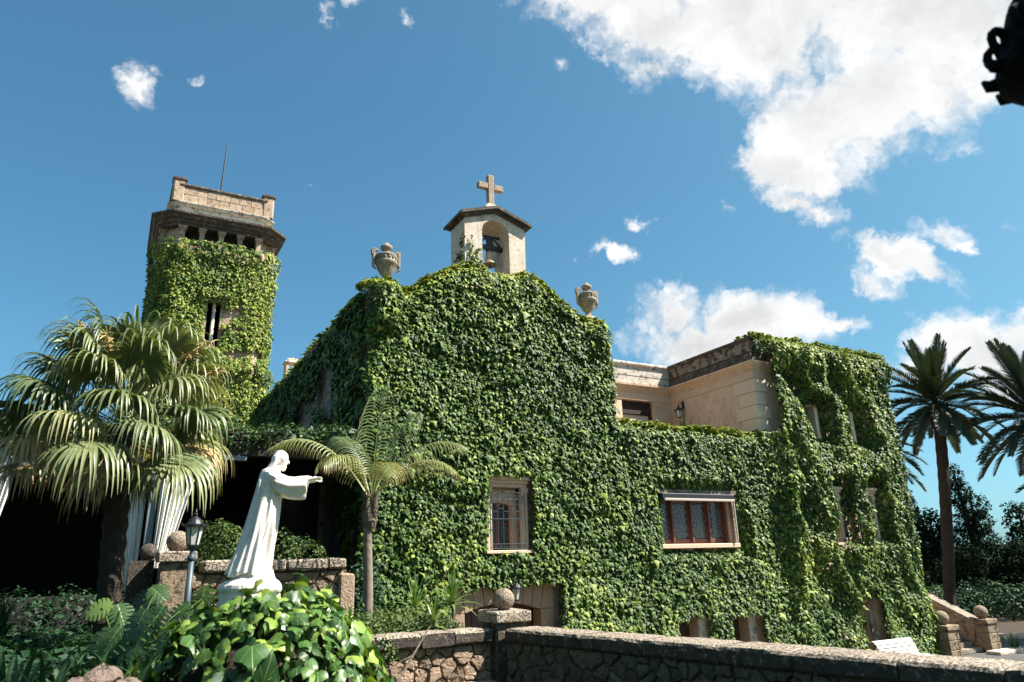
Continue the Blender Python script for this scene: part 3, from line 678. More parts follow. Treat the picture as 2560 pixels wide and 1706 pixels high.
for nm, mt, pr in (('frieze_band', ('smooth', 'smooth'), [(-.1, 5.9), (.03, 5.9), (.035, 6.14), (.03, 6.16), (-.1, 6.16)]),
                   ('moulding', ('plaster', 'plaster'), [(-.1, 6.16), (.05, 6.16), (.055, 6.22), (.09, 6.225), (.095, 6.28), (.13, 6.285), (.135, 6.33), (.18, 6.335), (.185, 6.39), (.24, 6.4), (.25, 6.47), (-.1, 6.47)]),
                   ('lower_parapet', ('parapet_pale', 'sooty'), [(-.12, 6.47), (.12, 6.47), (.12, 6.77), (.06, 6.775), (.06, 6.82), (-.12, 6.82)]),
                   ('parapet', ('parapet_pale', 'parapet'), [(-.12, 6.82), (.1, 6.82), (.1, 7.17), (.13, 7.2), (-.12, 7.2)]),
                   ('parapet_cap', ('parapet_pale', 'sooty'), [(-.16, 7.2), (.16, 7.2), (.19, 7.24), (.19, 7.3), (.16, 7.33), (-.16, 7.33)])):
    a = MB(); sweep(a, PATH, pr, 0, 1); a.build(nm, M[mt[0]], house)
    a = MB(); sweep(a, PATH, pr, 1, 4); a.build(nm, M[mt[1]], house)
for i in range(7):                                      # quoins wrap the block's corner
    z1 = 5.88 - i * .455; z0 = z1 - .435; L = .9 if i % 2 == 0 else .72; Fx = .46 if i % 2 else .6
    q = MB(); q.bbox(BX0 - .035, BX0 + Fx, YF - .035, YF + L, z0, z1, .012); q.build('quoin', M['quoin'], house)
# roller shutter window on the terrace
f = MB(); f.bbox(16.16, 17.64, 20.95, 21.1, 5.36, 5.86, .01); f.bbox(17.5, 17.64, 20.93, 21.1, 3.72, 5.36, .01); f.bbox(16.16, 16.24, 20.93, 21.1, 3.72, 5.36, .01)
win = f.build('window', M['shutterbrown'], house)
for i in range(9):
    s = MB(); s.bbox(16.2, 17.6, 20.925, 20.95, 5.38 + i * .052, 5.425 + i * .052, .006); s.build('slat', M['shutterbrown'], win)
s = MB(); s.box(16.25, 17.5, 21.0, 21.03, 3.72, 5.4); s.build('blind', M['blind'], win)
# leaded window
x0, x1, z0, z1 = LEAD
f = MB(); f.bbox(x0, x1, 16.84, 16.95, z0, z0 + .05, .008); f.bbox(x0, x1, 16.84, 16.95, z1 - .1, z1, .008)
win = f.build('window', M['timber'], house)
mull = [x0 + .02, 14.55, 15.29, 15.98, x1 - .08]
for k, mx in enumerate(mull):
    p = MB(); p.bbox(mx - .035, mx + .035, 16.74, 16.98, z0 + .05, z1 - .1, .008); p.build('mullion', M['timber'], win)
for k in range(4):
    a, b = mull[k] + .035, mull[k + 1] - .035
    s = MB(); s.bbox(a, b, 16.83, 16.93, z0 + .05, z0 + .15, .006); s.bbox(a, a + .04, 16.84, 16.92, z0 + .15, z1 - .1, .006); s.bbox(b - .04, b, 16.84, 16.92, z0 + .15, z1 - .1, .006); s.build('sash', M['timber'], win)
    p = MB(); p.box(a + .03, b - .03, 16.878, 16.884, z0 + .14, z1 - .1); p.build('pane', M['pane'], win)
    l = MB(); W_, H_ = b - a - .08, z1 - z0 - .25; step = .13
    for sgn in (1, -1):
        k2 = -H_
        while k2 < W_:
            pts = []
            for tt in (max(0, -k2 / 1.0), min(H_ * .62, W_ - k2) if False else None): pass
            xa, xb = k2, k2 + H_ * .62
            ta, tb = 0.0, 1.0
            if xa < 0: ta = -xa / (xb - xa)
            if xb > W_: tb = (W_ - xa) / (xb - xa)
            if tb > ta:
                px = lambda t_: (a + .04 + (xa + (xb - xa) * t_ if sgn > 0 else W_ - xa - (xb - xa) * t_), 16.872, z0 + .15 + H_ * t_)
                l.tube([px(ta), px(tb)], .006, 4)
            k2 += step
    l.build('lead_lattice', M['lead'], win)
for a, b in ((13.95, 14.38), (15.62, 15.93), (16.02, 16.6)):
    cmb = MB(); n = 40
    vs = [(a + (b - a) * i / n, 17.12 + .03 * math.sin(i * 1.1) + .012 * math.sin(i * 2.7), z) for z in (z0 - .1, z1) for i in range(n + 1)]
    cmb.add(vs, [(i, i + 1, n + 2 + i, n + 1 + i) for i in range(n)]); cmb.build('net_curtain', M['lace'], win, smooth=True, fix=False)
s = MB(); s.bbox(x0 - .05, x1 + .12, 16.42, 16.84, z0 - .13, z0 - .001, .015); s.build('sill', M['smooth'], win)
s = MB(); s.bbox(13.95, x1 - .02, 16.3, 16.36, 1.73, 1.8, .01); s.build('awning_rail', M['awning'], win)
s = MB(); s.bbox(13.9, x1 + .05, 16.36, 16.62, 1.8, 1.95, .02); s.build('awning_box', M['iron'], win)
s = MB(); s.bbox(x0 - .1, x1 + .3, 16.5, 16.75, 1.95, 2.08, .02); s.build('lintel', M['wallstone'], win)
s = MB(); s.bbox(x1 + .002, x1 + .16, 16.5, 16.9, z0 - .02, 1.94, .02); s.build('jamb', M['wallstone'], win)
s = MB(); s.bbox(x1 - .06, x1 - .02, 16.33, 16.37, z0 + .1, 1.74, .006); s.build('awning_arm', M['awning'], win)
grilled_window(house, 20.72, .5); grilled_window(house, 22.57, .5)
for (a, b, c_, d_) in (UD, UB):
    f = MB(); f.bbox(a + .01, a + .07, 16.98, 17.05, c_, d_, .006); f.bbox(b - .07, b - .01, 16.98, 17.05, c_, d_, .006); f.bbox(a + .07, b - .07, 16.98, 17.05, d_ - .07, d_, .006); f.bbox((a + b) / 2 - .03, (a + b) / 2 + .03, 16.98, 17.05, c_, d_ - .07, .006)
    win = f.build('window', M['darkwood'], house)
    p = MB(); p.box(a + .06, b - .06, 17.01, 17.016, c_, d_ - .06); p.build('pane', M['pane'], win)
    p = MB(); p.bbox(b + .001, b + .16, 16.56, 16.7, c_ - .02, d_ + .12, .01); p.build('jamb', M['quoin'], win)
for k, (a, b, c_, d_) in enumerate(BAS):
    dd = MB(); dd.box(a, b, 16.98, 17.04, c_, d_); dr = dd.build('door', M['darkwood'], house)
    s = MB(); s.bbox(b + .001, b + .28, 16.55, 16.9, LOW, d_ + .12, .012); s.build('jamb', M['cream' if k < 2 else 'wallstone'], dr)
    s = MB(); s.bbox(a - .05, b + .001, 16.56, 16.9, d_, d_ + .14, .012); s.build('lintel', M['voussoir'], dr)

# ================================================================ tower
TWX, TWY = 3.05, 36.65
tower = thing('tower', (TWX, TWY, LOW), 'tall ivy clad tower with pillared gallery and stone parapet', 'tower')
def octa(h, c):
    return [(TWX - h + c, TWY - h), (TWX + h - c, TWY - h), (TWX + h, TWY - h + c), (TWX + h, TWY + h - c), (TWX + h - c, TWY + h), (TWX - h + c, TWY + h), (TWX - h, TWY + h - c), (TWX - h, TWY - h + c)]
def oct_loft(mb, levels):
    """levels: (half width, chamfer, z)"""
    vs = []; k = 8
    for h, c, z in levels: vs += [(x, y, z) for x, y in octa(h, c)]
    fs = [(j * k + i, j * k + (i + 1) % k, (j + 1) * k + (i + 1) % k, (j + 1) * k + i) for j in range(len(levels) - 1) for i in range(k)]
    fs.append(tuple(range(k))[::-1]); fs.append(tuple(range((len(levels) - 1) * k, len(levels) * k)))
    return mb.add(vs, fs)
SH, SC = 2.62, .78
SLIT = (TWX - .29, TWX + .29, 10.15, 12.3)
s = MB()
P8 = octa(SH, SC)
for i in range(1, 8):
    a, b = P8[i], P8[(i + 1) % 8]; s.add([(a[0], a[1], LOW), (b[0], b[1], LOW), (b[0], b[1], 14.95), (a[0], a[1], 14.95)], [(0, 1, 2, 3)])
wall_xz(s, P8[0][0], P8[1][0], LOW, 14.95, TWY - SH, TWY - SH + .45, [SLIT])
s.add([(x, y, 14.95) for x, y in P8], [tuple(range(8))])
s.build('shaft', M['sandstone'], tower)
s = MB(); s.bbox(TWX - .07, TWX + .07, TWY - SH + .02, TWY - SH + .3, 10.15, 12.3, .02); s.build('slit_mullion', M['cream'], tower)
s = MB(); s.bbox(TWX - .5, TWX + .5, TWY - SH - .1, TWY - SH + .02, 12.3, 12.5, .03); s.build('slit_lintel', M['sandstone'], tower)
s = MB(); oct_loft(s, [(SH + .02, SC, 8.75), (SH + .14, SC + .03, 8.85), (SH + .14, SC + .03, 9.05), (SH + .02, SC, 9.12)]); s.build('string_course', M['sandstone'], tower)
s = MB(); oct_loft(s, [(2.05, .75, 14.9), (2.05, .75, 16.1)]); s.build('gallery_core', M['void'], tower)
cols = []
P = octa(SH - .12, SC)
for e in range(8):
    a, b = Vector(P[e]), Vector(P[(e + 1) % 8]); m = 4 if e % 2 == 0 else 1
    if e % 2 == 0:
        for i in range(m + 1): cols.append((a + (b - a) * i / m, e))
for p, e in cols:
    q = MB(); q.bbox(p.x - .11, p.x + .11, p.y - .11, p.y + .11, 14.95, 15.72, .015); q.bbox(p.x - .15, p.x + .15, p.y - .15, p.y + .15, 15.72, 15.8, .015); q.bbox(p.x - .19, p.x + .19, p.y - .19, p.y + .19, 15.8, 15.92, .02); q.bbox(p.x - .13, p.x + .13, p.y - .13, p.y + .13, 14.9, 14.96, .01)
    q.build('gallery_pillar', M['sandstone'], tower)
for e in (1, 3, 5, 7):
    a, b = Vector(octa(SH - .15, SC)[e]), Vector(octa(SH - .15, SC)[(e + 1) % 8]); q = MB()
    ia = a + (Vector((TWX, TWY)) - a) * .06; ib = b + (Vector((TWX, TWY)) - b) * .06
    q.add([(a.x, a.y, 14.95), (b.x, b.y, 14.95), (ib.x, ib.y, 14.95), (ia.x, ia.y, 14.95), (a.x, a.y, 15.92), (b.x, b.y, 15.92), (ib.x, ib.y, 15.92), (ia.x, ia.y, 15.92)], [(0, 1, 5, 4), (2, 3, 7, 6), (1, 2, 6, 5), (3, 0, 4, 7)])
    q.build('corner_panel', M['sandstone'], tower)
s = MB(); oct_loft(s, [(SH + .06, SC + .02, 15.92), (SH + .08, SC + .03, 16.03), (SH + .16, SC + .05, 16.05), (SH + .2, SC + .06, 16.16), (SH + .3, SC + .08, 16.2), (SH + .4, SC + .1, 16.36), (SH + .44, SC + .11, 16.37)]); s.build('cornice', M['sooty'], tower)
s = MB(); oct_loft(s, [(SH + .47, SC + .12, 16.372), (SH + .48, SC + .12, 16.47), (SH + .44, SC + .11, 16.5), (2.5, .55, 16.56)]); s.build('cornice_slab', M['sooty'], tower)
s = MB(); oct_loft(s, [(2.5, .5, 16.55), (2.42, .48, 16.62), (2.3, .45, 16.85), (2.28, .44, 17.06)]); s.build('white_band', M['cream'], tower)
s = MB(); oct_loft(s, [(2.3, .44, 17.06), (2.42, .46, 17.09), (2.5, .48, 17.2), (2.5, .48, 17.25), (2.36, .4, 17.3)]); s.build('moulding', M['parapet_pale'], tower)
s = MB(); oct_loft(s, [(2.3, .36, 17.3), (2.3, .36, 18.12)]); s.build('parapet', M['sandstone'], tower)
for row in range(2):
    x = TWX - 2.3 + .42 + (0 if row else -.02)
    while x < TWX + 1.84:
        L = min(rnd.uniform(.4, .75), TWX + 1.88 - x)
        if L < .15: break
        q = MB(); q.bbox(x + .008, x + L - .008, TWY - 2.3 - rnd.uniform(.018, .035), TWY - 2.2, 17.31 + row * .405, 17.31 + row * .405 + .395, .012); q.build('ashlar', M['sandstone'], tower); x += L
s = MB(); oct_loft(s, [(2.38, .38, 18.12), (2.4, .38, 18.18), (2.38, .38, 18.26)]); s.build('parapet_cap', M['sooty'], tower)
for sx in (-1, 1):
    for sy in (-1, 1):
        cx, cy = TWX + sx * 2.08, TWY + sy * 2.08
        q = MB(); q.prism([(cx - .28, cy - .2 * 1), (cx - .2, cy - .28), (cx + .2, cy - .28), (cx + .28, cy - .2), (cx + .28, cy + .2), (cx + .2, cy + .28), (cx - .2, cy + .28), (cx - .28, cy + .2)], 'z', 17.31, 18.42); pr = q.build('corner_pier', M['sandstone'], tower)
        q = MB(); q.bbox(cx - .33, cx + .33, cy - .33, cy + .33, 18.42, 18.5, .02); q.bbox(cx - .3, cx + .3, cy - .3, cy + .3, 18.5, 18.58, .03); q.build('pier_cap', M['sooty'], pr)
pole = MB(); pole.tube([(3.0, 36.5, 18.1), (3.02, 36.5, 20.0), (3.1, 36.5, 22.4)], [.05, .045, .03], 8)
tag(pole.build('tower_mast', M['iron']), 'thin dark metal mast rising from the tower roof', 'mast')

# ================================================================ ivy on the walls
# small three lobed leaf: base at origin, tip along +Y, face +Z; folded along the midrib, tip drooping
LV = np.array([(0, 0, 0), (0, .42, .13), (0, 1, -.22), (.2, -.1, -.06), (.52, .2, -.06), (.26, .5, .02), (-.2, -.1, -.06), (-.52, .2, -.06), (-.26, .5, .02)], dtype=np.float64)
LT = np.array([(0, 3, 4), (0, 4, 1), (1, 4, 5), (1, 5, 2), (0, 7, 6), (0, 1, 7), (1, 8, 7), (1, 2, 8)])
UP = np.array([0., 0, 1])
def ivy_patch(O, U, V, Nn, u0, u1, v0, v1, density, mask, depth, size=.135, seed=1, paler=None, tips=None, lift=.6):
    O, U, V, Nn = (np.array(a, dtype=float) for a in (O, U, V, Nn)); r = np.random.default_rng(seed)
    n = int((u1 - u0) * (v1 - v0) * density)
    u = r.uniform(u0, u1, n); v = r.uniform(v0, v1, n)
    keep = mask(u, v); u = u[keep]; v = v[keep]; n = len(u)
    e = .05; d = depth(u, v); gu = (depth(u + e, v) - depth(u - e, v)) / (2 * e); gv = (depth(u, v + e) - depth(u, v - e)) / (2 * e)
    gu = np.clip(gu, -2, 2); gv = np.clip(gv, -2, 2)
    ns = nrm(Nn[None] - gu[:, None] * U[None] - gv[:, None] * V[None])
    lay = r.uniform(0, 1, n) ** 1.6                     # how deep inside the mat the leaf sits
    pos = O[None] + u[:, None] * U + v[:, None] * V + Nn[None] * (d - lay * .15 * (1 + d))[:, None]
    ln = nrm(ns * .95 + UP[None] * lift + r.normal(0, .33, (n, 3)))
    dn = -UP if tips is None else np.array(tips, dtype=float)
    t = dn[None] + ns * .45 + r.normal(0, .38, (n, 3)); t = nrm(t - ln * (t * ln).sum(1, keepdims=True)); X = np.cross(t, ln)
    sc = size * np.exp(r.normal(0, .34, n)) * (1 - .2 * lay)
    big = fbm(u * .55 + seed, v * .55, seed + 5, 3)
    tint = .3 + .55 * (big - .5) + r.normal(0, .24, n)
    if paler is not None: tint = tint + paler(u, v)
    return pos, X, t, ln, sc, np.clip(tint, .02, .95)
def ivy_object(name, patches, label, n_single=300, group=None, mat='ivy'):
    cat = [np.concatenate([p[i] for p in patches]) for i in range(6)]
    pos, X, Y, Z, sc, ti = cat
    base = pos.mean(0); base[2] = pos[:, 2].min()
    th = thing(name, tuple(base), label, 'ivy', group)
    d = np.linalg.norm(pos, axis=1); score = sc / d
    single = np.zeros(len(pos), bool)
    if n_single:
        order = np.argsort(-score)[:n_single]; single[order] = True
    V, T, tt, uv = scatter(LV, LT, (pos - base)[~single], X[~single], Y[~single], Z[~single], sc[~single], ti[~single])
    o = link('foliage', np_mesh(name + '_foliage', V, T, tt, uv), M[mat], th); o['kind'] = 'stuff'
    if n_single:
        meshes = []
        for k in range(5):
            tv = .12 + .16 * k; meshes.append(np_mesh('ivy_leaf', LV, LT, np.full(9, tv), LV)); meshes[-1].materials.append(M[mat])
        for i in np.where(single)[0]:
            me = meshes[int(np.clip((ti[i] - .04) / .16, 0, 4))]
            l = bpy.data.objects.new('leaf', me); col.objects.link(l); l.parent = th
            p = pos[i] - base; s = sc[i]
            l.matrix_local = Matrix(((X[i][0] * s, Y[i][0] * s, Z[i][0] * s, p[0]), (X[i][1] * s, Y[i][1] * s, Z[i][1] * s, p[1]), (X[i][2] * s, Y[i][2] * s, Z[i][2] * s, p[2]), (0, 0, 0, 1)))
    return th
def rough(u, v, seed, amp=.2, sc=2.2):
    return (fbm(u * sc, v * sc, seed, 3) - .5) * 2 * amp
def inrect(u, v, r, seed, amp=.12, pad=0.0):
    n = rough(u, v, seed, amp); return (u > r[0] - pad + n) & (u < r[1] + pad - n) & (v > r[2] - pad + n) & (v < r[3] + pad - n)
gx, gz = np.array(GX), np.array(GZ)
gtop = lambda u: np.interp(u, gx, gz)
# --- chapel front
def ch_mask(u, v):
    m = (v < gtop(u) + rough(u, v, 3, .06, 4)) & (u > 4.98 + rough(u, v, 4, .1)) & (u < np.where(v > 3.9, 12.48, 12.7) + rough(u, v, 5, .08))
    m &= ~inrect(u, v, (8.3, 9.52, .36, 2.26), 6, .07)
    m &= ~((u > 7.15 + rough(u, v, 7, .25)) & (u < 10.2 + rough(u, v, 8, .2) + .12 * (v + 1)) & (v < -.42 + rough(u, v, 9, .2)))
    m &= ~((u > 8.45) & (u < 9.22) & (v > 7.98))
    return m & (v > np.where(u < 7.2, -1.6, -3.3))
def ch_depth(u, v):
    edge = np.clip((gtop(u) - v) / .45, 0, 1) ** .6 * np.clip((u - 4.85) / .35, 0, 1) ** .5
    pier = .3 * np.clip(1.6 - np.abs(u - 5.4) / .4, 0, 1) * np.clip((v - 5.7) / .35, 0, 1) + .26 * np.clip(1 - np.abs(u - 12.1) / .5, 0, 1) * np.clip((v - 5.9) / .5, 0, 1)
    low = .28 * np.clip((-.0 - v) / 2.4, 0, 1) * (u > 9.8)
    saw = ((v * 1.15 + 1.6 * fbm(u * .8, v * .3, 23, 2)) % 1.0)
    return (.07 + .3 * fbm(u * .75, v * .5, 21, 3) + .1 * fbm(u * 2.2, v * 1.8, 22, 2) + .05 * (1 - saw) + pier + low) * edge
ch_paler = lambda u, v: .6 * np.clip(1 - (gtop(u) - v) / .35, 0, 1) + .1 * np.clip((2.5 - v) / 4, 0, 1)  # leaves yellower along the gable's upper edge and low on the wall
pt = [ivy_patch((0, YF, 0), (1, 0, 0), (0, 0, 1), (0, -1, 0), 4.8, 12.75, -3.4, 8.4, 860, ch_mask, ch_depth, .088, 31, ch_paler)]
# over the top of the gable
for i in range(len(GX) - 1):
    a = np.array([GX[i], 0, GZ[i] - .1]); b = np.array([GX[i + 1], 0, GZ[i + 1] - .1]); L = np.linalg.norm(b - a)
    if 8.45 < (GX[i] + GX[i + 1]) / 2 < 9.2: continue
    du = (b - a) / L; nn = np.cross(du, [0, 1, 0]); nn = nn if nn[2] > 0 else -nn
    pt.append(ivy_patch((a[0], YF - .12, a[2]), du, (0, 1, 0), nn, 0, L, 0, .62, 900, lambda u, v: u > -1, lambda u, v: .06 + .14 * fbm(u * 3 + i, v * 3, 41, 2), .088, 100 + i, lambda u, v: .6 + 0 * u, tips=(0, -.6, -.5), lift=.3))
# right return of the gable above the terrace, and the shoots climbing the turret
pt.append(ivy_patch((12.36, YF, 0), (0, 1, 0), (0, 0, 1), (1, 0, 0), -.12, .6, 3.8, 7.0, 480, lambda u, v: u > -1, lambda u, v: .05 + .18 * fbm(u * 2, v * 1.2, 45, 2), .104, 140, lambda u, v: .15 + 0 * u))
def shoot_mask(u, v):
    h = 8.1 + .95 * np.clip(1 - np.abs(u - 8.02) / .2, 0, 1) + .75 * np.clip(1 - np.abs(u - 8.26) / .12, 0, 1) * 1.0 + .25 * np.clip(1 - np.abs(u - 8.36) / .1, 0, 1)
    return (v < h + rough(u, v, 50, .12, 6)) & (fbm(u * 7, v * 7, 51, 2) > .33)
pt.append(ivy_patch((0, TY0, 0), (1, 0, 0), (0, 0, 1), (0, -1, 0), 7.82, 8.46, 7.9, 9.2, 420, shoot_mask, lambda u, v: .05 + .04 * fbm(u * 3, v * 3, 52, 2) + .16 * np.clip(8.5 - v, 0, .6), .085, 141, lambda u, v: .25 + 0 * u))
pt.append(ivy_patch((TX0, 0, 0), (0, 1, 0), (0, 0, 1), (-1, 0, 0), 16.64, 17.4, 7.9, 9.4, 300, lambda u, v: v < 9.25 - 1.3 * (u - 16.64) + rough(u, v, 53, .15, 5), lambda u, v: .06 + .04 * fbm(u * 3, v * 3, 54, 2), .09, 142, lambda u, v: .1 + 0 * u))
ivy_object('climbing_ivy', pt, 'dense green ivy covering the chapel gable below the bell turret')
# --- chapel side (facing the porch)
def sd_mask(u, v):
    low = np.interp(u, [16.4, 17.3, 18.6, 21, 25, 33], [-1.2, .8, 2.9, 3.6, 4.4, 5.2]) + rough(u, v, 61, .5, .8)
    hole = (fbm(u * .55, v * .9, 63, 3) > .6) & (u > 19.5) & (u < 26) & (v < 5.9)
    return (v > low) & (v < 6.98 + rough(u, v, 62, .12, 2)) & ~hole
sd_depth = lambda u, v: (.08 + .42 * fbm(u * .6, v * .45, 65, 3)) * np.clip((7.15 - v) / .4, 0, 1) ** .5
pt = [ivy_patch((5.15, 0, 0), (0, 1, 0), (0, 0, 1), (-1, 0, 0), 16.6, 33, -1.4, 7.1, 200, sd_mask, sd_depth, .14, 66, lambda u, v: .35 * np.clip(1 - (6.95 - v) / .3, 0, 1)),
      ivy_patch((5.1, 0, 6.86), (0, 1, 0), (1, 0, 0), (0, 0, 1), 17, 33, -.1, .5, 260, lambda u, v: u > 0, lambda u, v: .05 + .2 * fbm(u * 1.5, v * 2, 67, 2), .135, 68, lambda u, v: .32 + 0 * u, tips=(-.7, 0, -.5), lift=.3)]
ivy_object('climbing_ivy', pt, 'shaded ivy on the long chapel side wall above the porch')
# --- wing front
def wg_top(u): return np.interp(u, [12.2, 12.6, 15, 18.2, 18.4, 18.9, 25.2, 25.55, 25.7], [4.15, 4.02, 4.0, 3.98, 7.42, 7.4, 7.36, 7.2, 6.6])
def wg_mask(u, v):
    m = (v < wg_top(u) + rough(u, v, 71, .08, 3)) & (u < 25.5 + rough(u, v, 72, .18, 1.2) ) & (u > 12.2)
    left = np.interp(v, [3.9, 4.3, 5.4, 6.3, 6.6, 6.85], [18.5, 19.0, 19.02, 18.98, 18.95, 18.45]) + rough(u, v, 73, .1, 2.5)
    m &= ~((v > 4.0) & (u < left))
    m &= ~inrect(u, v, (14.0, 16.93, .4, 2.02), 74, .08)
    m &= ~inrect(u, v, (13.92, 15.2, -3.5, -1.46), 75, .1) & ~inrect(u, v, (15.9, 17.18, -3.5, -1.5), 76, .1) & ~inrect(u, v, (21.4, 22.72, -3.5, -1.3), 77, .15)
    m &= ~((u > 20.95 + .25 * rough(u, v, 78, 1, 1.3)) & (u < 21.84) & (v > .6 - .35 * (21.8 - u)) & (v < 2.42))
    m &= ~((u > 22.72 + .2 * rough(u, v, 79, 1, 1.3)) & (u < 23.7) & (v > .5 + .35 * (23.6 - u)) & (v < 2.42))
    m &= ~((u > 20.88 + .1 * rough(u, v, 80, 1, 2)) & (u < 21.5) & (v > 4.0) & (v < 5.2)) & ~((u > 22.62 + .1 * rough(u, v, 81, 1, 2)) & (u < 23.4) & (v > 3.98) & (v < 5.14))
    return m
def wg_depth(u, v):
    blk = np.clip((u - 18.3) / .6, 0, 1)
    q = u * .8 + v * .35
    rid = 1 - np.abs(2 * fbm(q * 1.0, (v - u * .2) * .35, 83, 3) - 1)      # hanging tresses
    d = .06 + .26 * fbm(u * .8, v * .5, 82, 3) + (.14 + .36 * blk) * rid ** 2.0 + .09 * fbm(u * 2.4, v * 2, 84, 2)
    d = d + .14 * np.clip((-.5 - v) / 2.5, 0, 1)
    d = d * (1 - .45 * np.clip((u - 23.8) / 1.4, 0, 1))
    edge = np.clip((wg_top(u) - v) / .4, 0, 1) ** .6 * np.clip((25.85 - u) / .5, 0, 1) ** .5
    over = .22 * blk * np.clip((v - 6.0) / .5, 0, 1) * np.clip((7.45 - v) / .3, 0, 1)
    near = np.ones_like(u)
    for r in ((14.0, 16.93, .4, 2.02), (21.15, 21.8, .7, 2.4), (22.95, 23.65, .7, 2.4), (20.9, 21.5, 4.0, 5.2), (22.65, 23.4, 4, 5.1)): near = np.minimum(near, np.clip(np.maximum.reduce([r[0] - u, u - r[1], r[2] - v, v - r[3]]) / .35, .25, 1))
    return (d * near + over) * edge
wg_paler = lambda u, v: .45 * np.clip(1 - (wg_top(u) - v) / .35, 0, 1) + .2 * np.clip((wg_depth(u, v) - .35) / .4, 0, 1)  # leaves yellower along the top edge and on bulging tresses
pt = [ivy_patch((0, YF, 0), (1, 0, 0), (0, 0, 1), (0, -1, 0), 12.3, 25.9, -3.4, 7.5, 780, wg_mask, wg_depth, .092, 86, wg_paler),
      ivy_patch((0, YF - .2, 3.86), (1, 0, 0), (0, 1, 0), (0, 0, 1), 12.3, 18.6, 0, .7, 750, lambda u, v: u > 0, lambda u, v: .04 + .24 * fbm(u * 2, v * 2, 87, 3), .09, 88, lambda u, v: .55 + 0 * u, tips=(0, -.6, -.5), lift=.3),
      ivy_patch((0, YF - .3, 7.28), (1, 0, 0), (0, 1, 0), (0, 0, 1), 18.45, 25.6, 0, .9, 700, lambda u, v: u > 0, lambda u, v: .04 + .26 * fbm(u * 1.6, v * 2, 89, 3), .092, 90, lambda u, v: .52 + 0 * u, tips=(0, -.6, -.5), lift=.3),
      ivy_patch((25.3, YF, 0), (0, 1, 0), (0, 0, 1), (1, 0, 0), -.2, 1.6, LOW, 7.2, 260, lambda u, v: u > -1, lambda u, v: .06 + .16 * fbm(u, v * .7, 91, 3), .135, 92, None)]
ivy_object('climbing_ivy', pt, 'dense ivy draped over the terrace wall and the upper house block')
# --- tower
pt = []
for e, seed in ((0, 1), (1, 2), (7, 3), (6, 4), (2, 5)):
    a, b = np.array(P8[e]), np.array(P8[(e + 1) % 8]); L = np.linalg.norm(b - a); du = (b - a) / L; nn = np.array([du[1], -du[0], 0])
    dens = {0: 420, 1: 420, 7: 420, 6: 260, 2: 80}[e]
    def tm(u, v, e=e, seed=seed):
        cov = fbm(u * 1.1 + seed * 9, v * 1.3, 95, 3) + .25 * np.clip((v - 12.8) / 1.5, 0, 1) + .3 * np.exp(-((v - 9.05) / .35) ** 2) + (.2 if e else .12 * np.clip(np.abs(u - 2) / 2, 0, 1)) - .25 * np.exp(-((v - 9.85) / .3) ** 2)
        m = (cov > (.36 if e == 0 else .43)) & (v < 15.2 + rough(u, v, 96 + seed, .2, 1.5))
        if e == 0: m &= ~inrect(u + P8[0][0], v, (SLIT[0] - .05, SLIT[1] + .05, 10.1, 12.25), 97, .08)
        return m
    def td(u, v, e=e, seed=seed):
        saw = (v * .9 + 1.3 * fbm(u * .8 + seed, v * .2, 98, 2)) % 1.0
        return .05 + .2 * fbm(u * 1.1 + seed * 7, v * .9, 99, 3) + .12 * (1 - saw) ** 2 * 0 + .12 * saw * (saw < .9) + .28 * np.exp(-((v - 9.1) / .3) ** 2) + (.25 * np.exp(-((v - 12.55) / .22) ** 2) * (np.abs(u + P8[0][0] - TWX) < .7) if e == 0 else 0) + .18 * np.clip((v - 14.2) / .8, 0, 1)
    pt.append(ivy_patch((a[0], a[1], 0), (du[0], du[1], 0), (0, 0, 1), nn, -.05, L + .05, 4.5, 15.4, dens, tm, td, .105, 200 + seed, lambda u, v: .28 + 0 * u))
ivy_object('climbing_ivy', pt, 'yellow green ivy growing in tiers up the stone tower')

# ================================================================ rubble garden walls
def clip_poly(poly, p, nrm_):
    out = []
    for i in range(len(poly)):
        a, b = poly[i], poly[(i + 1) % len(poly)]
        da = (a[0] - p[0]) * nrm_[0] + (a[1] - p[1]) * nrm_[1]; db = (b[0] - p[0]) * nrm_[0] + (b[1] - p[1]) * nrm_[1]
        if da <= 0: out.append(a)
        if da * db < 0: t = da / (da - db); out.append((a[0] + (b[0] - a[0]) * t, a[1] + (b[1] - a[1]) * t))
    return out
def voronoi(w, h, cell, seed):
    r = random.Random(seed); pts = []; rad = []
    for k in range(6000):                      # stones of mixed size, thrown like darts
        p = (r.uniform(0, w), r.uniform(0, h)); q = cell * r.choice((.36, .45, .6, .8))
        if all(math.hypot((p[0] - a[0]) * .85, p[1] - a[1]) > (q + b) * .62 for a, b in zip(pts, rad)): pts.append(p); rad.append(q)
    cells = []
    for i, p in enumerate(pts):
        poly = [(0, 0), (w, 0), (w, h), (0, h)]
        for k, q in enumerate(pts):
            if k == i or abs(q[0] - p[0]) > 3 * cell: continue
            d = (q[0] - p[0], q[1] - p[1]); L = math.hypot(*d)
            if L < 1e-6: continue
            poly = clip_poly(poly, ((p[0] + q[0]) / 2, (p[1] + q[1]) / 2), (d[0] / L, d[1] / L))
            if len(poly) < 3: break
        if len(poly) >= 3: cells.append((p, poly))
    return cells
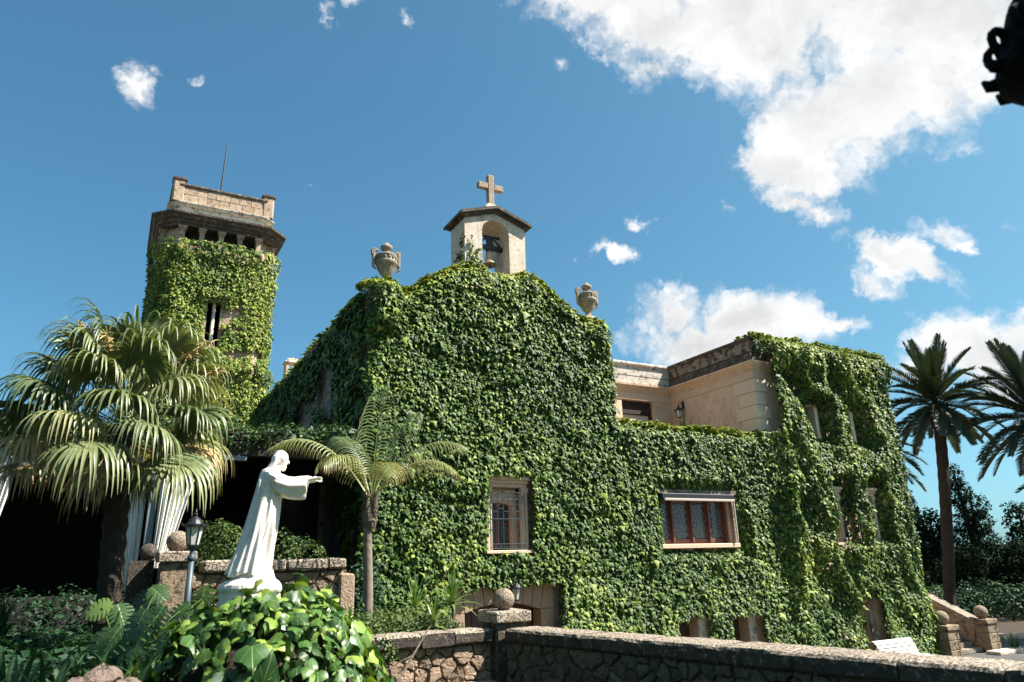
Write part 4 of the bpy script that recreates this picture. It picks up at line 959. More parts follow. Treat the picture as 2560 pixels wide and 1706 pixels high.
def rubble_face(parent, O, U, V, Nn, w, h, cell, seed, mat='rubble', gap=.006):
    O, U, V, Nn = map(Vector, (O, U, V, Nn)); r = random.Random(seed)
    for p, poly in voronoi(w, h, cell, seed):
        cx = sum(q[0] for q in poly) / len(poly); cy = sum(q[1] for q in poly) / len(poly)
        pts = []
        for i, q in enumerate(poly):      # chip the corners so that the stones read as rough
            a = poly[i - 1]; b = poly[(i + 1) % len(poly)]
            for o in (a, b):
                f = r.uniform(.05, .2); pts.append((q[0] + (o[0] - q[0]) * f, q[1] + (o[1] - q[1]) * f))
            if math.hypot(b[0] - q[0], b[1] - q[1]) > .09: f = r.uniform(.4, .6); k_ = r.uniform(0, .05); mx_, my_ = q[0] + (b[0] - q[0]) * f, q[1] + (b[1] - q[1]) * f; pts.append((mx_ + (cx - mx_) * k_, my_ + (cy - my_) * k_))
        size = max(math.hypot(q[0] - cx, q[1] - cy) for q in pts)
        if size < .03: continue
        def inset(q, g):
            d = math.hypot(q[0] - cx, q[1] - cy); k = max(0.1, (d - g) / d) if d > 0 else 1
            return (cx + (q[0] - cx) * k, cy + (q[1] - cy) * k)
        n = len(pts); vs = []; pr = r.uniform(.022, .065); tilt = (r.uniform(-.12, .12), r.uniform(-.12, .12))
        P3 = lambda q, d: O + U * q[0] + V * q[1] + Nn * d
        for g_, d in ((gap, -.02), (gap * 1.1, pr * .55), (gap + size * .09, pr)):
            for q in pts:
                qq = inset(q, g_ + r.uniform(0, .006)); vs.append(P3(qq, d + (tilt[0] * (qq[0] - cx) + tilt[1] * (qq[1] - cy) + r.uniform(-.011, .011) if d > 0 else 0)))
        vs.append(P3((cx + r.uniform(-.02, .02), cy + r.uniform(-.02, .02)), pr * 1.15))
        fs = []
        for k in range(2):
            for i in range(n): fs.append((k * n + i, k * n + (i + 1) % n, (k + 1) * n + (i + 1) % n, (k + 1) * n + i))
        for i in range(n): fs.append((2 * n + i, 2 * n + (i + 1) % n, 3 * n))
        m = MB(); m.add(vs, fs); m.build('stone', M[mat], parent)
def ball_pillar(name, x, y, zbase, zcap, half, rball, label, group, shaft='copingdark', capm='coping', ballm='ballstone', capt=.17, panels=False):
    t = thing(name, (x, y, zbase), label, 'pillar', group)
    c = MB(); c.bbox(x - half * .82, x + half * .82, y - half * .82, y + half * .82, zbase, zcap - capt, .02, .006); c.build('shaft', M[shaft], t)
    if panels:
        for k in range(3):
            z0 = zbase + (zcap - capt - zbase) * k / 3 + .01; z1 = zbase + (zcap - capt - zbase) * (k + 1) / 3 - .01; h = half * .82
            c = MB(); c.bbox(x - h - .02, x + h * .55, y - h - .02, y + h * .5, z0, z1, .015); c.bbox(x + h * .6, x + h + .02, y - h - .021, y + h * .5, z0, z1, .015); c.build('block', M[shaft], t)
    c = MB(); c.bbox(x - half, x + half, y - half, y + half, zcap - capt, zcap, .02, .01); c.build('cap', M[capm], t)
    c = MB(); c.ell((x, y, zcap + rball * .93), (rball, rball, rball), 32, 20); c.lathe([(rball * .5, -.005), (rball * .42, .05)], (x, y, zcap), 16)
    c.build('ball', M[ballm], t, smooth=True)
    return t
# near wall: one arm runs along the terrace edge (shaded face), one faces the camera
nw = thing('garden_wall', (5.5, 10.6, GARDEN), 'low rubble stone garden wall with blackened lichen coping in front of the house', 'wall')
c = MB(); c.box(5.56, 6.0, 1.5, 10.4, GARDEN - .6, -1.07); core_arm = c.build('core', M['mortar'], nw)
c = MB(); c.box(3.0, 5.4, 10.62, 11.0, GARDEN - .4, -1.07); c.build('core', M['mortar'], nw)
rubble_face(nw, (5.56, 10.42, GARDEN), (0, -1, 0), (0, 0, 1), (-1, 0, 0), 5.4, .63, .27, 5, 'rubble_shaded'); n_arm = sum(o.name.startswith('stone') for o in nw.children)
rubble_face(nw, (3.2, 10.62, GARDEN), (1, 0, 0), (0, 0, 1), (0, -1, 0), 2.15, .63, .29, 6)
c = MB(); c.bbox(3.6, 5.35, 10.28, 10.62, GARDEN - .02, GARDEN + .1, .02, .01); c.build('plinth', M['coping'], nw)
def coping_block(parent, x0, x1, y0, y1, mat='coping'):
    """weathered slab: gently cambered top, worn edges"""
    alongY = (y1 - y0) > (x1 - x0); m = MB(); n = 9; z0, z1 = -1.07, -.87
    L0, L1 = (y0, y1) if alongY else (x0, x1); W0, W1 = (x0, x1) if alongY else (y0, y1)
    secs = [(W0 + .03, z0), (W0 + .004, z0 + .03), (W0, z1 - .045), (W0 + .025, z1 - .015), (W0 + .1, z1), (W1 - .1, z1), (W1 - .025, z1 - .015), (W1, z1 - .045), (W1 - .004, z0 + .03), (W1 - .03, z0)]
    vs = []; k = len(secs)
    for i in range(n + 1):
        l = L0 + (L1 - L0) * i / n
        for w_, z in secs:
            e = .006 if 0 < i < n else 0.012
            ww = w_ + rnd.uniform(-e, e); zz = z + rnd.uniform(-e, e) * .7
            if i in (0, n): ww = (ww - (W0 + W1) / 2) * .97 + (W0 + W1) / 2; zz -= .012 if z > -.95 else 0
            vs.append((ww, l, zz) if alongY else (l, ww, zz))
    fs = [(i * k + j, i * k + (j + 1) % k, (i + 1) * k + (j + 1) % k, (i + 1) * k + j) for i in range(n) for j in range(k)] + [tuple(range(k))[::-1], tuple(range(n * k, n * k + k))]
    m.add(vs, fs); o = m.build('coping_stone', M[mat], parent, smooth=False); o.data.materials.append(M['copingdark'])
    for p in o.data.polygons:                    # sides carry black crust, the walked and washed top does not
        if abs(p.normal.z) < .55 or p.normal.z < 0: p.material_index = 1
    return o
ARM = [o for o in nw.children if o.name.startswith('stone')][:n_arm]; ARM.append(core_arm)
y = 10.38
while y > 1.8:
    L = rnd.uniform(.75, 1.15); ARM.append(coping_block(nw, 5.47 + rnd.uniform(-.006, .006), 6.08, y - L + .014, y)); y -= L
x = 5.36
while x > 3.0:
    L = rnd.uniform(.5, .75); coping_block(nw, x - L + .014, x, 10.5, 11.05); x -= L
PIV = Vector((5.5, 10.42, 0)); RW = Matrix.Translation(PIV - org(nw) + Vector((0, 0, org(nw).z))) @ Matrix.Rotation(R_(7.6), 4, 'Z') @ Matrix.Translation(-(PIV - org(nw) + Vector((0, 0, org(nw).z))))
for o in ARM: o.data.transform(RW)             # this arm leaves the corner a little to the outside
ball_pillar('ball_pillar', 5.66, 10.72, GARDEN, -.63, .32, .172, 'stone corner pillar with pitted ball at the bend of the near garden wall', 'pillars topped with stone balls')
# wall behind the statue
bw = thing('garden_wall', (2.4, 13.4, BED), 'rubble stone retaining wall behind the white statue', 'wall')
c = MB(); c.box(.95, 3.85, 13.35, 13.8, BED - .2, .07); c.build('core', M['mortar'], bw)
rubble_face(bw, (1.0, 13.35, BED + .1), (1, 0, 0), (0, 0, 1), (0, -1, 0), 2.8, 1.0, .34, 9)
x = 1.42
while x < 3.7:
    L = min(rnd.uniform(.6, .9), 3.82 - x); c = MB(); c.bbox(x, x + L - .012, 13.22, 13.9, .08, .27, .03, .012); c.build('coping_stone', M['coping'], bw); x += L
c = MB(); c.bbox(3.7, 3.98, 13.2, 13.6, BED, -.0, .03, .01); c.build('end_stone', M['rubble'], bw)
ball_pillar('ball_pillar', 1.02, 13.45, BED, .42, .3, .175, 'pinkish stone pillar with ball beside the garden lamp post', 'pillars topped with stone balls', shaft='pillarstone', capm='coping', ballm='ballstone', capt=.16)
c = MB(); c.box(.35, .72, 13.75, 14.2, BED, .3); c.build('side_block', M['copingdark'], bw)
b = MB(); b.ell((.62, 13.95, .44), (.14, .14, .14), 24, 16); tag(b.build('stone_ball', M['copingdark'], smooth=True), 'dark stone ball lying lower beside the curtain foot', 'stone ball')
# stair beside the house with two ball pillars
stair = thing('garden_stair', (27.0, 16.3, LOW), 'stone steps rising between two parapets at the end of the house', 'stairs')
for i in range(9):
    c = MB(); c.bbox(26.15, 28.3, 16.5 + i * .32, 16.5 + (i + 1) * .32 + (3.0 if i == 8 else .02), LOW, LOW + .16 * (i + 1), .015); c.build('step', M['coping'], stair)
def rail_wall(x0, x1, ya, za, yb_, zb):
    c = MB(); c.prism([(ya, LOW), (yb_, LOW), (yb_, zb), (ya, za)], 'x', x0, x1); c.build('rail_wall', M['wallstone'], stair)
    c = MB(); L = 5
    for k in range(L):
        y0 = ya + (yb_ - ya) * k / L + .01; y1 = ya + (yb_ - ya) * (k + 1) / L - .005; z0 = za + (zb - za) * (k + .02) / L; z1 = za + (zb - za) * (k + 1) / L
        c = MB(); c.prism([(y0, z0), (y1, z1), (y1, z1 + .2), (y0, z0 + .2)], 'x', x0 - .08, x1 + .08); c.build('rail_coping', M['coping'], stair)
rail_wall(28.35, 28.75, 16.6, -2.55, 21.0, -.35); rail_wall(25.62, 26.0, 16.5, -2.62, 21.0, -.4)
ball_pillar('ball_pillar', 25.62, 16.15, LOW, -2.3, .36, .235, 'shaded ball pillar nearer the house at the foot of the stone steps', 'pillars topped with stone balls', shaft='pillarstone', capm='pillarstone', panels=True)
ball_pillar('ball_pillar', 28.62, 16.5, LOW, -2.28, .36, .235, 'shaded ball pillar beside the road at the foot of the stone steps', 'pillars topped with stone balls', shaft='pillarstone', capm='pillarstone', panels=True)
c = MB(); c.bbox(27.7, 29.5, 15.6, 16.1, LOW - .02, LOW + .12, .03); tag(c.build('kerb', M['limestone']), kind='structure')

# ================================================================ bench
bn = thing('park_bench', (22.05, 15.9, LOW), 'white slatted park bench by the ivy wall', 'bench')
bx0, bx1 = 21.15, 22.98
prof = [(y - .45, z) for y, z in [(15.45, LOW + .42), (15.56, LOW + .44), (15.67, LOW + .43), (15.78, LOW + .42), (15.87, LOW + .44), (15.93, LOW + .53), (15.97, LOW + .63), (16.01, LOW + .73), (16.06, LOW + .82), (16.13, LOW + .87), (16.21, LOW + .86)]]
for i, (y, z) in enumerate(prof):
    y2, z2 = prof[min(i + 1, len(prof) - 1)]; y1, z1 = prof[max(i - 1, 0)]; a = math.atan2(z2 - z1, y2 - y1); h = .04
    p = [(y - h * math.cos(a), z - h * math.sin(a)), (y + h * math.cos(a), z + h * math.sin(a))]; nx, nz = -math.sin(a) * .022, math.cos(a) * .022
    c = MB(); c.prism([p[0], p[1], (p[1][0] + nx, p[1][1] + nz), (p[0][0] + nx, p[0][1] + nz)], 'x', bx0, bx1); c.build('slat', M['white'], bn)
for x in (bx0 + .12, bx1 - .16):
    c = MB(); c.tube([(x, 15.00, LOW), (x, 15.07, LOW + .4), (x, 15.35, LOW + .38), (x, 15.50, LOW + .5), (x, 15.60, LOW + .78), (x, 15.75, LOW + .83)], .025, 6); c.tube([(x, 15.70, LOW), (x, 15.43, LOW + .42)], .025, 6); c.build('leg', M['white'], bn)

# ================================================================ lamps
def lantern_parts(t, c, r, h, glass='frost', spikes=True, n=6):
    """hexagonal tapered lantern: c = bottom centre of the glass body"""
    x, y, z = c
    g = MB(); g.lathe([(r * .62, 0), (r, h)], c, n); g.build('glass', M[glass], t)
    f = MB()
    for i in range(n):
        a = 2 * math.pi * i / n; f.tube([(x + r * .64 * math.cos(a), y + r * .64 * math.sin(a), z), (x + r * 1.03 * math.cos(a), y + r * 1.03 * math.sin(a), z + h)], r * .07, 5)
    f.lathe([(r * .4, -.06 * h), (r * .72, -.04 * h), (r * .72, .05 * h), (r * .5, .05 * h)], c, n); f.build('frame', M['iron'], t)
    k = MB(); k.lathe([(r * 1.0, h), (r * 1.28, h * 1.0), (r * 1.3, h * 1.08), (r * 1.05, h * 1.14), (r * .72, h * 1.36), (r * .4, h * 1.5), (r * .22, h * 1.54), (r * .2, h * 1.62), (r * .3, h * 1.66), (r * .12, h * 1.74), (r * .16, h * 1.8), (r * .03, h * 1.98)], c, 12)
    if spikes:
        for i in range(n):
            a = 2 * math.pi * i / n; p = (x + r * 1.28 * math.cos(a), y + r * 1.28 * math.sin(a), z + h * 1.06)
            k.tube([p, (p[0] + r * .12 * math.cos(a), p[1] + r * .12 * math.sin(a), p[2] + h * .06), (p[0] + r * .14 * math.cos(a), p[1] + r * .14 * math.sin(a), p[2] + h * .16)], [r * .12, r * .09, r * .04], 6)
    k.build('cap', M['iron'], t)
lp = thing('garden_lamp_post', (1.02, 10.95, BED), 'short dark garden lamp post with tapered lantern left of the statue', 'lamp post')
c = MB(); c.tube([(1.02, 10.95, BED - .1), (1.02, 10.95, .25)], [.05, .038], 12); c.lathe([(.04, 0), (.055, .02), (.055, .05), (.035, .08), (.03, .13), (.045, .17), (.06, .18)], (1.02, 10.95, .22), 14); c.build('post', M['ironblue'], lp, smooth=True)
lantern_parts(lp, (1.02, 10.95, .42), .115, .25)
def wall_lantern(x, y, z, nx, ny, r, h, label):
    t = thing('wall_lantern', (x, y, z), label, 'wall lantern', 'wall lanterns on the house')
    d = r * 1.9; c = (x + nx * d, y + ny * d, z)
    lantern_parts(t, c, r, h)
    b = MB(); b.tube([(x, y, z + h * 2.1), (x + nx * d * .6, y + ny * d * .6, z + h * 2.2), (x + nx * d, y + ny * d, z + h * 1.9)], r * .12, 6); b.bbox(x - r * .5 if ny else x - .02, x + r * .5 if ny else x + .02, y - .02 if ny else y - r * .5, y + .02 if ny else y + r * .5, z + h * 1.4, z + h * 2.5, .008); b.build('bracket', M['iron'], t)
    return t
wall_lantern(BX0, 20.15, 5.2, -1, 0, .13, .26, 'small dark lantern on the peach terrace wall')
wall_lantern(8.98, 16.55, -.75, 0, -1, .12, .26, 'white glass lantern over the arched basement door')
wall_lantern(25.72, 17.1, 2.4, 1, 0, .27, .46, 'dark lantern with white glass on the ivy block corner near the date palm')
wall_lantern(5.1, 17.2, 2.35, -1, 0, .2, .4, 'dark lantern on the chapel corner behind the feather palm')
# big lantern close to the camera, only its ornate cap edge reaches into the picture
bp = thing('street_lantern', (3.44, 1.02, GARDEN), 'black wrought iron street lantern reaching in at the top corner', 'street lamp')
x, y, zc = 3.47, 1.03, 2.02
c = MB(); c.tube([(x, y, GARDEN), (x, y, -.9), (x, y, 1.2)], [.09, .06, .04], 12); c.lathe([(.14, 0), (.14, .1), (.1, .3), (.07, .5)], (x, y, GARDEN), 16); c.build('post', M['soot_iron'], bp)
c = MB(); c.lathe([(.03, -.9), (.05, -.3), (.12, -.22), (.2, -.14), (.28, -.06), (.34, .0), (.34, .05), (.31, .1), (.29, .2), (.24, .34), (.2, .4), (.1, .46), (.05, .55), (.01, .7)], (x, y, zc), 24); c.build('lantern_body', M['soot_iron'], bp)
for i in range(14):
    a = 2 * math.pi * (i + .35) / 14; ux, uy = math.cos(a), math.sin(a); s = MB(); R0 = .32
    s.tube([(x + ux * (R0 + .026 * math.sin(k)), y + uy * (R0 + .026 * math.sin(k)), zc + .12 + .05 * (1 - math.cos(k))) for k in np.linspace(0, 5.4, 10)], .02, 6)
    s.tube([(x + ux * .3, y + uy * .3, zc + .03), (x + ux * .37, y + uy * .37, zc + .04), (x + ux * .385, y + uy * .385, zc + .075)], [.045, .03, .01], 6); s.build('scroll', M['soot_iron'], bp)

# ================================================================ porch with curtains
porch = thing('porch', (0, 19, BED), 'dark timber porch along the chapel with blue grey posts', 'porch')
FL = -.25
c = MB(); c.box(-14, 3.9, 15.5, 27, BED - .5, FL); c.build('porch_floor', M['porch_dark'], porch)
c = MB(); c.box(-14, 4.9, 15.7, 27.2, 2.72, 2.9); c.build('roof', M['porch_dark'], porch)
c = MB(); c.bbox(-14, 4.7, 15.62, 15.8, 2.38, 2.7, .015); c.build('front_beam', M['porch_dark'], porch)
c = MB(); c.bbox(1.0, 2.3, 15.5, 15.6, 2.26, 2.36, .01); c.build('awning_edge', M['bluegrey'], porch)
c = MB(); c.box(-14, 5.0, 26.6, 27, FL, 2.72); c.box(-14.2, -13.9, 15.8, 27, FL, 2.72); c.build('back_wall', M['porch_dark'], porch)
for x in (.66, -2.35, -5.5):
    c = MB(); c.bbox(x - .07, x + .07, 15.63, 15.79, FL, 2.38, .01); c.build('post', M['bluegrey'], porch)
for k in range(9):
    c = MB(); c.bbox(-13 + k * 2.0, -12.88 + k * 2.0, 15.81, 26.6, 2.55, 2.72, .01); c.build('rafter', M['porch_dark'], porch)
def curtain(top, bot, y, z1, z0, label, folds=9, tie=None):
    """drape gathered from the top span towards a tie; folds are real waves"""
    m = MB(); n = folds * 10; k = 26; vs = []
    for j in range(k + 1):
        f = j / k; z = z1 + (z0 - z1) * f
        e = f ** 1.25; a = top[0] + (bot[0] - top[0]) * e; b = top[1] + (bot[1] - top[1]) * e
        for i in range(n + 1):
            s = i / n; ph = s * folds * 2 * math.pi
            vs.append((a + (b - a) * s + .01 * math.sin(ph * .5 + 1), y + (.035 + .02 * math.sin(s * 7)) * math.sin(ph + .3 * math.sin(f * 4)) + .02 * math.sin(f * 3 + s * 5), z))
    fs = [(j * (n + 1) + i, j * (n + 1) + i + 1, (j + 1) * (n + 1) + i + 1, (j + 1) * (n + 1) + i) for j in range(k) for i in range(n)]
    m.add(vs, fs); o = m.build('curtain', M['curtain'], None, (sum(top) / 2, y, z0), smooth=True, fix=False)
    tag(o, label, 'curtain', 'porch curtains')
curtain((.76, 1.45), (.74, .98), 15.55, 2.4, .2, 'bright white drape tied to the post behind the ball pillars', 7)
curtain((-.15, .55), (.25, .52), 15.9, 2.4, -.2, 'shaded blue white drape inside the porch left of the post', 6)
curtain((-2.3, -1.55), (-2.28, -1.95), 15.5, 2.3, -.2, 'white drape at the far end of the porch, cut by the picture edge', 7)

# ================================================================ white statue
ST = Vector((1.47, 8.46, .0)); VA = math.atan2(ST.y, ST.x)
FX = Vector((math.sin(VA), -math.cos(VA), 0)); FY = Vector((-FX.y, FX.x, 0)) * 1.0       # FX: the way the figure faces (right in the picture); FY: away from the camera
FX = (FX * math.cos(R_(4)) - FY * math.sin(R_(4))); FY = Vector((-FX.y, FX.x, 0))
Kz = .001345
def sp(zx, zy, d=0.0): return ST + FX * ((zx - 330) * Kz / math.cos(R_(4))) + FY * d + Vector((0, 0, (1185 - zy) * Kz + .02))
statue = thing('statue', tuple(ST + Vector((0, 0, -.3))), 'white stone statue of a robed bearded figure with arm stretched out', 'statue')
s = MB()
LVZ = [(1190, 84, 432, .235), (1150, 96, 430, .23), (1020, 138, 436, .205), (850, 188, 450, .19), (700, 222, 460, .18), (570, 250, 468, .175), (480, 268, 472, .185), (420, 280, 468, .2), (385, 288, 455, .2), (362, 300, 440, .17), (345, 322, 425, .11), (325, 350, 425, .07)]
zs_ = np.array([l[0] for l in LVZ], float)[::-1]
bk = np.array([l[1] for l in LVZ], float)[::-1]; fr = np.array([l[2] for l in LVZ], float)[::-1]; dp = np.array([l[3] for l in LVZ], float)[::-1]
nz, na = 70, 120; ring = []
for j in range(nz + 1):
    zy = 1190 - (1190 - 325) * j / nz; b_, f_, d_ = np.interp(zy, zs_, bk), np.interp(zy, zs_, fr), np.interp(zy, zs_, dp)
    low = min(1, max(0, (zy - 380) / 500))
    for i in range(na):
        a = 2 * math.pi * i / na
        fold = (.5 * math.sin(7 * a + 1.4 * math.sin(zy * .004) + .6) + .4 * math.sin(11 * a + zy * .003) + .3 * math.sin(17 * a - zy * .006)) * (.022 + .075 * low)
        side = math.exp(-((a - 1.5 * math.pi) / .9) ** 2)
        k = 1 + fold * (1 + .4 * side)
        cx = (b_ + f_) / 2 + (f_ - b_) / 2 * math.cos(a) * k; dd = d_ * math.sin(a) * k
        hem = 0
        if j < 5: hem = (5 - j) * 3 * math.sin(5 * a + .5)
        ring.append(sp(cx, zy + hem, dd))
fs = [(j * na + i, j * na + (i + 1) % na, (j + 1) * na + (i + 1) % na, (j + 1) * na + i) for j in range(nz) for i in range(na)] + [tuple(range(na))[::-1], tuple(range(nz * na, nz * na + na))]
s.add(ring, fs)
def sleeve(side, drop=0):
    sd_ = -1 if side == 'near' else 1; secs = []
    # (x, top, bottom, centre depth, half depth)
    for zx, t_, b_, dc, hd in ((335, 372, 470, .1, .075), (375, 366, 510, .13, .085), (420, 380, 548, .14, .085), (470, 398, 572, .13, .078), (520, 418, 582, .12, .07), (570, 420, 584, .11, .068), (620, 412, 585, .1, .07), (668, 408, 586, .095, .072)):
        secs.append((zx, t_ + drop, b_ + drop, dc * sd_, hd))
    n_ = 44; vs = []
    for q, (zx, t_, b_, dc, hd) in enumerate(secs):
        for i in range(n_):
            a = 2 * math.pi * i / n_; f = 1 + .13 * math.sin(5 * a + q * .55) * min(1, q / 3) + .07 * math.sin(9 * a - q * .8)
            zc_, hh = (t_ + b_) / 2, (b_ - t_) / 2
            yy = zc_ - hh * math.cos(a) * (1 if math.cos(a) > 0 else f); dd = dc + hd * math.sin(a) * f * (1 - .35 * max(0, -math.cos(a)))
            vs.append(sp(zx + (12 * math.cos(a) if q == len(secs) - 1 else 0) + 8 * math.sin(a * 2) * (q > 1), yy, dd))
    k = len(secs)
    s.add(vs, [(j * n_ + i, j * n_ + (i + 1) % n_, (j + 1) * n_ + (i + 1) % n_, (j + 1) * n_ + i) for j in range(k - 1) for i in range(n_)] + [tuple(range(n_))[::-1], tuple(range((k - 1) * n_, k * n_))])
    # forearm and hand: palm flattened, five separate fingers of unequal length, thumb off the side
    dc = secs[-1][3]; y0 = 432 + drop
    s.tube([sp(640, y0 + 6, dc), sp(690, y0 + 2, dc), sp(706, y0, dc)], [.034, .028, .025], 12)
    rot = Matrix((FX, FY, Vector((0, 0, 1)))).transposed()
    s.ell(sp(722, y0 + 2, dc), (.036, .034, .019), 14, 10, rot)
    for fi, (off, ln_, dip, spread) in enumerate(((-.027, .062, -9, -.012), (-.009, .074, -4, -.004), (.009, .07, 2, .004), (.026, .055, 8, .012))):
        o_ = off * sd_ * -1
        x0_ = 738; L = ln_ / Kz
        s.tube([sp(x0_ - 12, y0 + 2, dc + o_ * .9), sp(x0_ + L * .4, y0 + dip * .5, dc + o_ * 1.15), sp(x0_ + L * .75, y0 + dip * .9 + 2, dc + o_ * 1.3), sp(x0_ + L, y0 + dip + 6, dc + o_ * 1.35)], [.0105, .0098, .009, .0062], 8)
    th_ = -.032 * sd_ * (1 if side == 'near' else 1)
    s.tube([sp(708, y0 + 4, dc + th_ * .6), sp(724, y0 - 12, dc + th_ * 1.2), sp(744, y0 - 20, dc + th_ * 1.5)], [.012, .0115, .0075], 8)
sleeve('near'); sleeve('far', 1)
# head: skull, face, beard, hair to the shoulders
hx, hy = 446, 262
tilt = Matrix.Rotation(R_(14), 3, FY)
rot = tilt @ Matrix((FX, FY, Vector((0, 0, 1)))).transposed()
s.ell(sp(440, 252), (.086, .074, .088), 24, 16, rot)                     # skull
s.ell(sp(458, 284), (.052, .05, .072), 20, 14, rot)                      # face
s.ell(sp(447, 318), (.045, .045, .05), 16, 10, rot)                      # jaw
s.tube([sp(398, 395), sp(415, 340), sp(430, 300)], [.062, .052, .05], 14)   # neck
s.tube([sp(489, 252), sp(500, 272), sp(511, 293), sp(497, 302)], [.009, .011, .0125, .009], 8)   # nose
s.tube([sp(478, 250, -.038), sp(497, 252, -.012), sp(497, 252, .012), sp(478, 250, .038)], [.01, .012, .012, .01], 8)      # brow
for sgn in (-1, 1):
    s.ell(sp(487, 268, sgn * .027), (.010, .012, .008), 10, 8, rot)          # eyelid
    s.ell(sp(480, 285, sgn * .03), (.02, .014, .018), 10, 8, rot)            # cheek
    s.ell(sp(432, 282, sgn * .068), (.012, .008, .022), 10, 8, rot)          # ear
s.tube([sp(485, 305, -.018), sp(494, 303, 0), sp(485, 305, .018)], [.006, .009, .006], 8)    # moustache
s.tube([sp(482, 315, -.012), sp(488, 316, 0), sp(482, 315, .012)], [.006, .008, .006], 8)    # lip
s.tube([sp(462, 315), sp(470, 335), sp(468, 352), sp(463, 362)], [.04, .034, .024, .007], 12)   # beard
for q in range(5): s.tube([sp(478 - q * 5, 312, -.03 + .015 * q), sp(477, 336, -.024 + .012 * q), sp(468, 360, -.006 + .003 * q)], [.012, .012, .005], 7)
for q in range(13):                                                         # locks of hair
    a = -1 + 2 * q / 12; dd = .07 * math.sin(a * math.pi / 2); bx = 404 + 26 * a * a; jit = rnd.uniform(-5, 5)
    s.tube([sp(452, 196, dd * .4), sp(412 + 18 * a * a, 212, dd * .8), sp(388 + 24 * a * a, 250, dd), sp(380 + 30 * a * a + jit, 295, dd * 1.15), sp(352 + 44 * a * a, 335 + jit, dd * 1.3), sp(322 + 60 * a * a, 365 + jit, dd * 1.35)], [.016, .022, .024, .024, .021, .011], 8)
for k in range(7):                                                          # collar / mantle folds over the shoulder
    s.tube([sp(318 + k * 10, 372 - k * 2, -.1 - .008 * k), sp(300 + k * 22, 460, -.17), sp(292 + k * 26, 560 - k * 14, -.172)], [.016, .014, .006], 7)
for k in range(5):                                                          # long diagonal folds of the robe
    s.tube([sp(430 - k * 14, 600 + 20 * k, -.13), sp(390 - k * 22, 800 + 10 * k, -.16), sp(345 - k * 30, 1000, -.178), sp(300 - k * 30, 1165, -.2)], [.006, .014, .02, .016], 7)
# rock under the feet
s.tube([sp(300, 1150), sp(300, 1230), sp(285, 1300), sp(280, 1480)], [.19, .235, .3, .34], 20)
s.ell(sp(300, 1290, -.06), (.3, .26, .14), 20, 12); s.ell(sp(420, 1300, -.08), (.14, .16, .09), 16, 10); s.ell(sp(160, 1290, -.05), (.16, .18, .1), 16, 10)
so_ = s.build('figure', M['statue'], statue, smooth=True)
rm = so_.modifiers.new('one_surface', 'REMESH'); rm.mode = 'VOXEL'; rm.voxel_size = .0045; rm.use_smooth_shade = True
sm = so_.modifiers.new('soften', 'SMOOTH'); sm.factor = .5; sm.iterations = 1

# ================================================================ plants
DOWN = Vector((0, 0, -1))
class Rib:
    """collects folded ribbons (leaf blades) with per vertex tint"""
    def __init__(s): s.v = []; s.f = []; s.t = []
    def ribbon(s, pts, side, widths, fold=.25, tint=.4, tip=None):
        b = len(s.v); n = len(pts)
        for i, (p, w) in enumerate(zip(pts, widths)):
            d = (pts[min(i + 1, n - 1)] - pts[max(i - 1, 0)]); d = d.normalized() if d.length > 0 else Vector((0, 0, 1))
            sd = side - d * side.dot(d); sd = sd.normalized() if sd.length > 1e-6 else side; up = sd.cross(d)
            s.v += [p - sd * w - up * w * fold, p, p + sd * w - up * w * fold]
            t = tint if tip is None else tint + (tip - tint) * (i / (n - 1)) ** 2
            s.t += [t] * 3
        for i in range(n - 1):
            a = b + i * 3; s.f += [(a, a + 1, a + 4, a + 3), (a + 1, a + 2, a + 5, a + 4)]
    def build(s, name, mat, parent, smooth=True):
        m = MB(); m.v = [tuple(p) for p in s.v]; m.f = s.f; m.t = s.t
        return m.build(name, mat, parent, smooth=smooth, fix=False)
def fan_frond(parent, B, d, lp, rb, droop, tint, nseg=30, r=rnd, spreadang=140):
    """palmate leaf with hanging segment tips"""
    d = d.normalized(); R = Rib()
    pts = [B]; v = d.copy(); p = B.copy(); nst = 6
    for i in range(nst):
        v = (v + DOWN * (.035 * droop)).normalized(); p = p + v * (lp / nst); pts.append(p.copy())
    side = v.cross(Vector((0, 0, 1))); side = side.normalized() if side.length > .05 else Vector((1, 0, 0))
    R.ribbon(pts, side, [.022] * 3 + [.016] * 4, .6, tint * .9 + .1)
    rl = r.uniform(-.6, .6); up = side.cross(v).normalized(); side, up = side * math.cos(rl) + up * math.sin(rl), up * math.cos(rl) - side * math.sin(rl); hub = pts[-1]
    for k in range(nseg):
        th = R_(-spreadang + 2 * spreadang * k / (nseg - 1)) + r.uniform(-.03, .03)
        sd = v * math.cos(th) + side * math.sin(th) + up * (.12 * math.cos(th) - .1)
        L = rb * (1 - .22 * abs(th) / R_(140)) * (r.uniform(.85, 1.1) if r.random() < .88 else r.uniform(.5, .8)); q = hub.copy(); ps = [q.copy()]; dr = sd.normalized(); n = 8
        for i in range(n):
            f = (i + 1) / n; w = max(0, (f - .28)) * (1.5 + .5 * droop); dr = (dr + DOWN * w * .75 + Vector((r.gauss(0, 1), r.gauss(0, 1), r.gauss(0, .6))) * .07 * f).normalized(); q = q + dr * (L / n); ps.append(q.copy())
        sv = dr.cross(up); sv = (up.cross(sd)).normalized()
        ww = rb * .031; R.ribbon(ps, sv, [.004, ww * .55, ww, ww * .95, ww * .7, ww * .5, ww * .34, ww * .2, .001], .35, tint + r.uniform(-.07, .07), min(.95, tint + .14))
    return R.build('frond', M['fan'], parent)
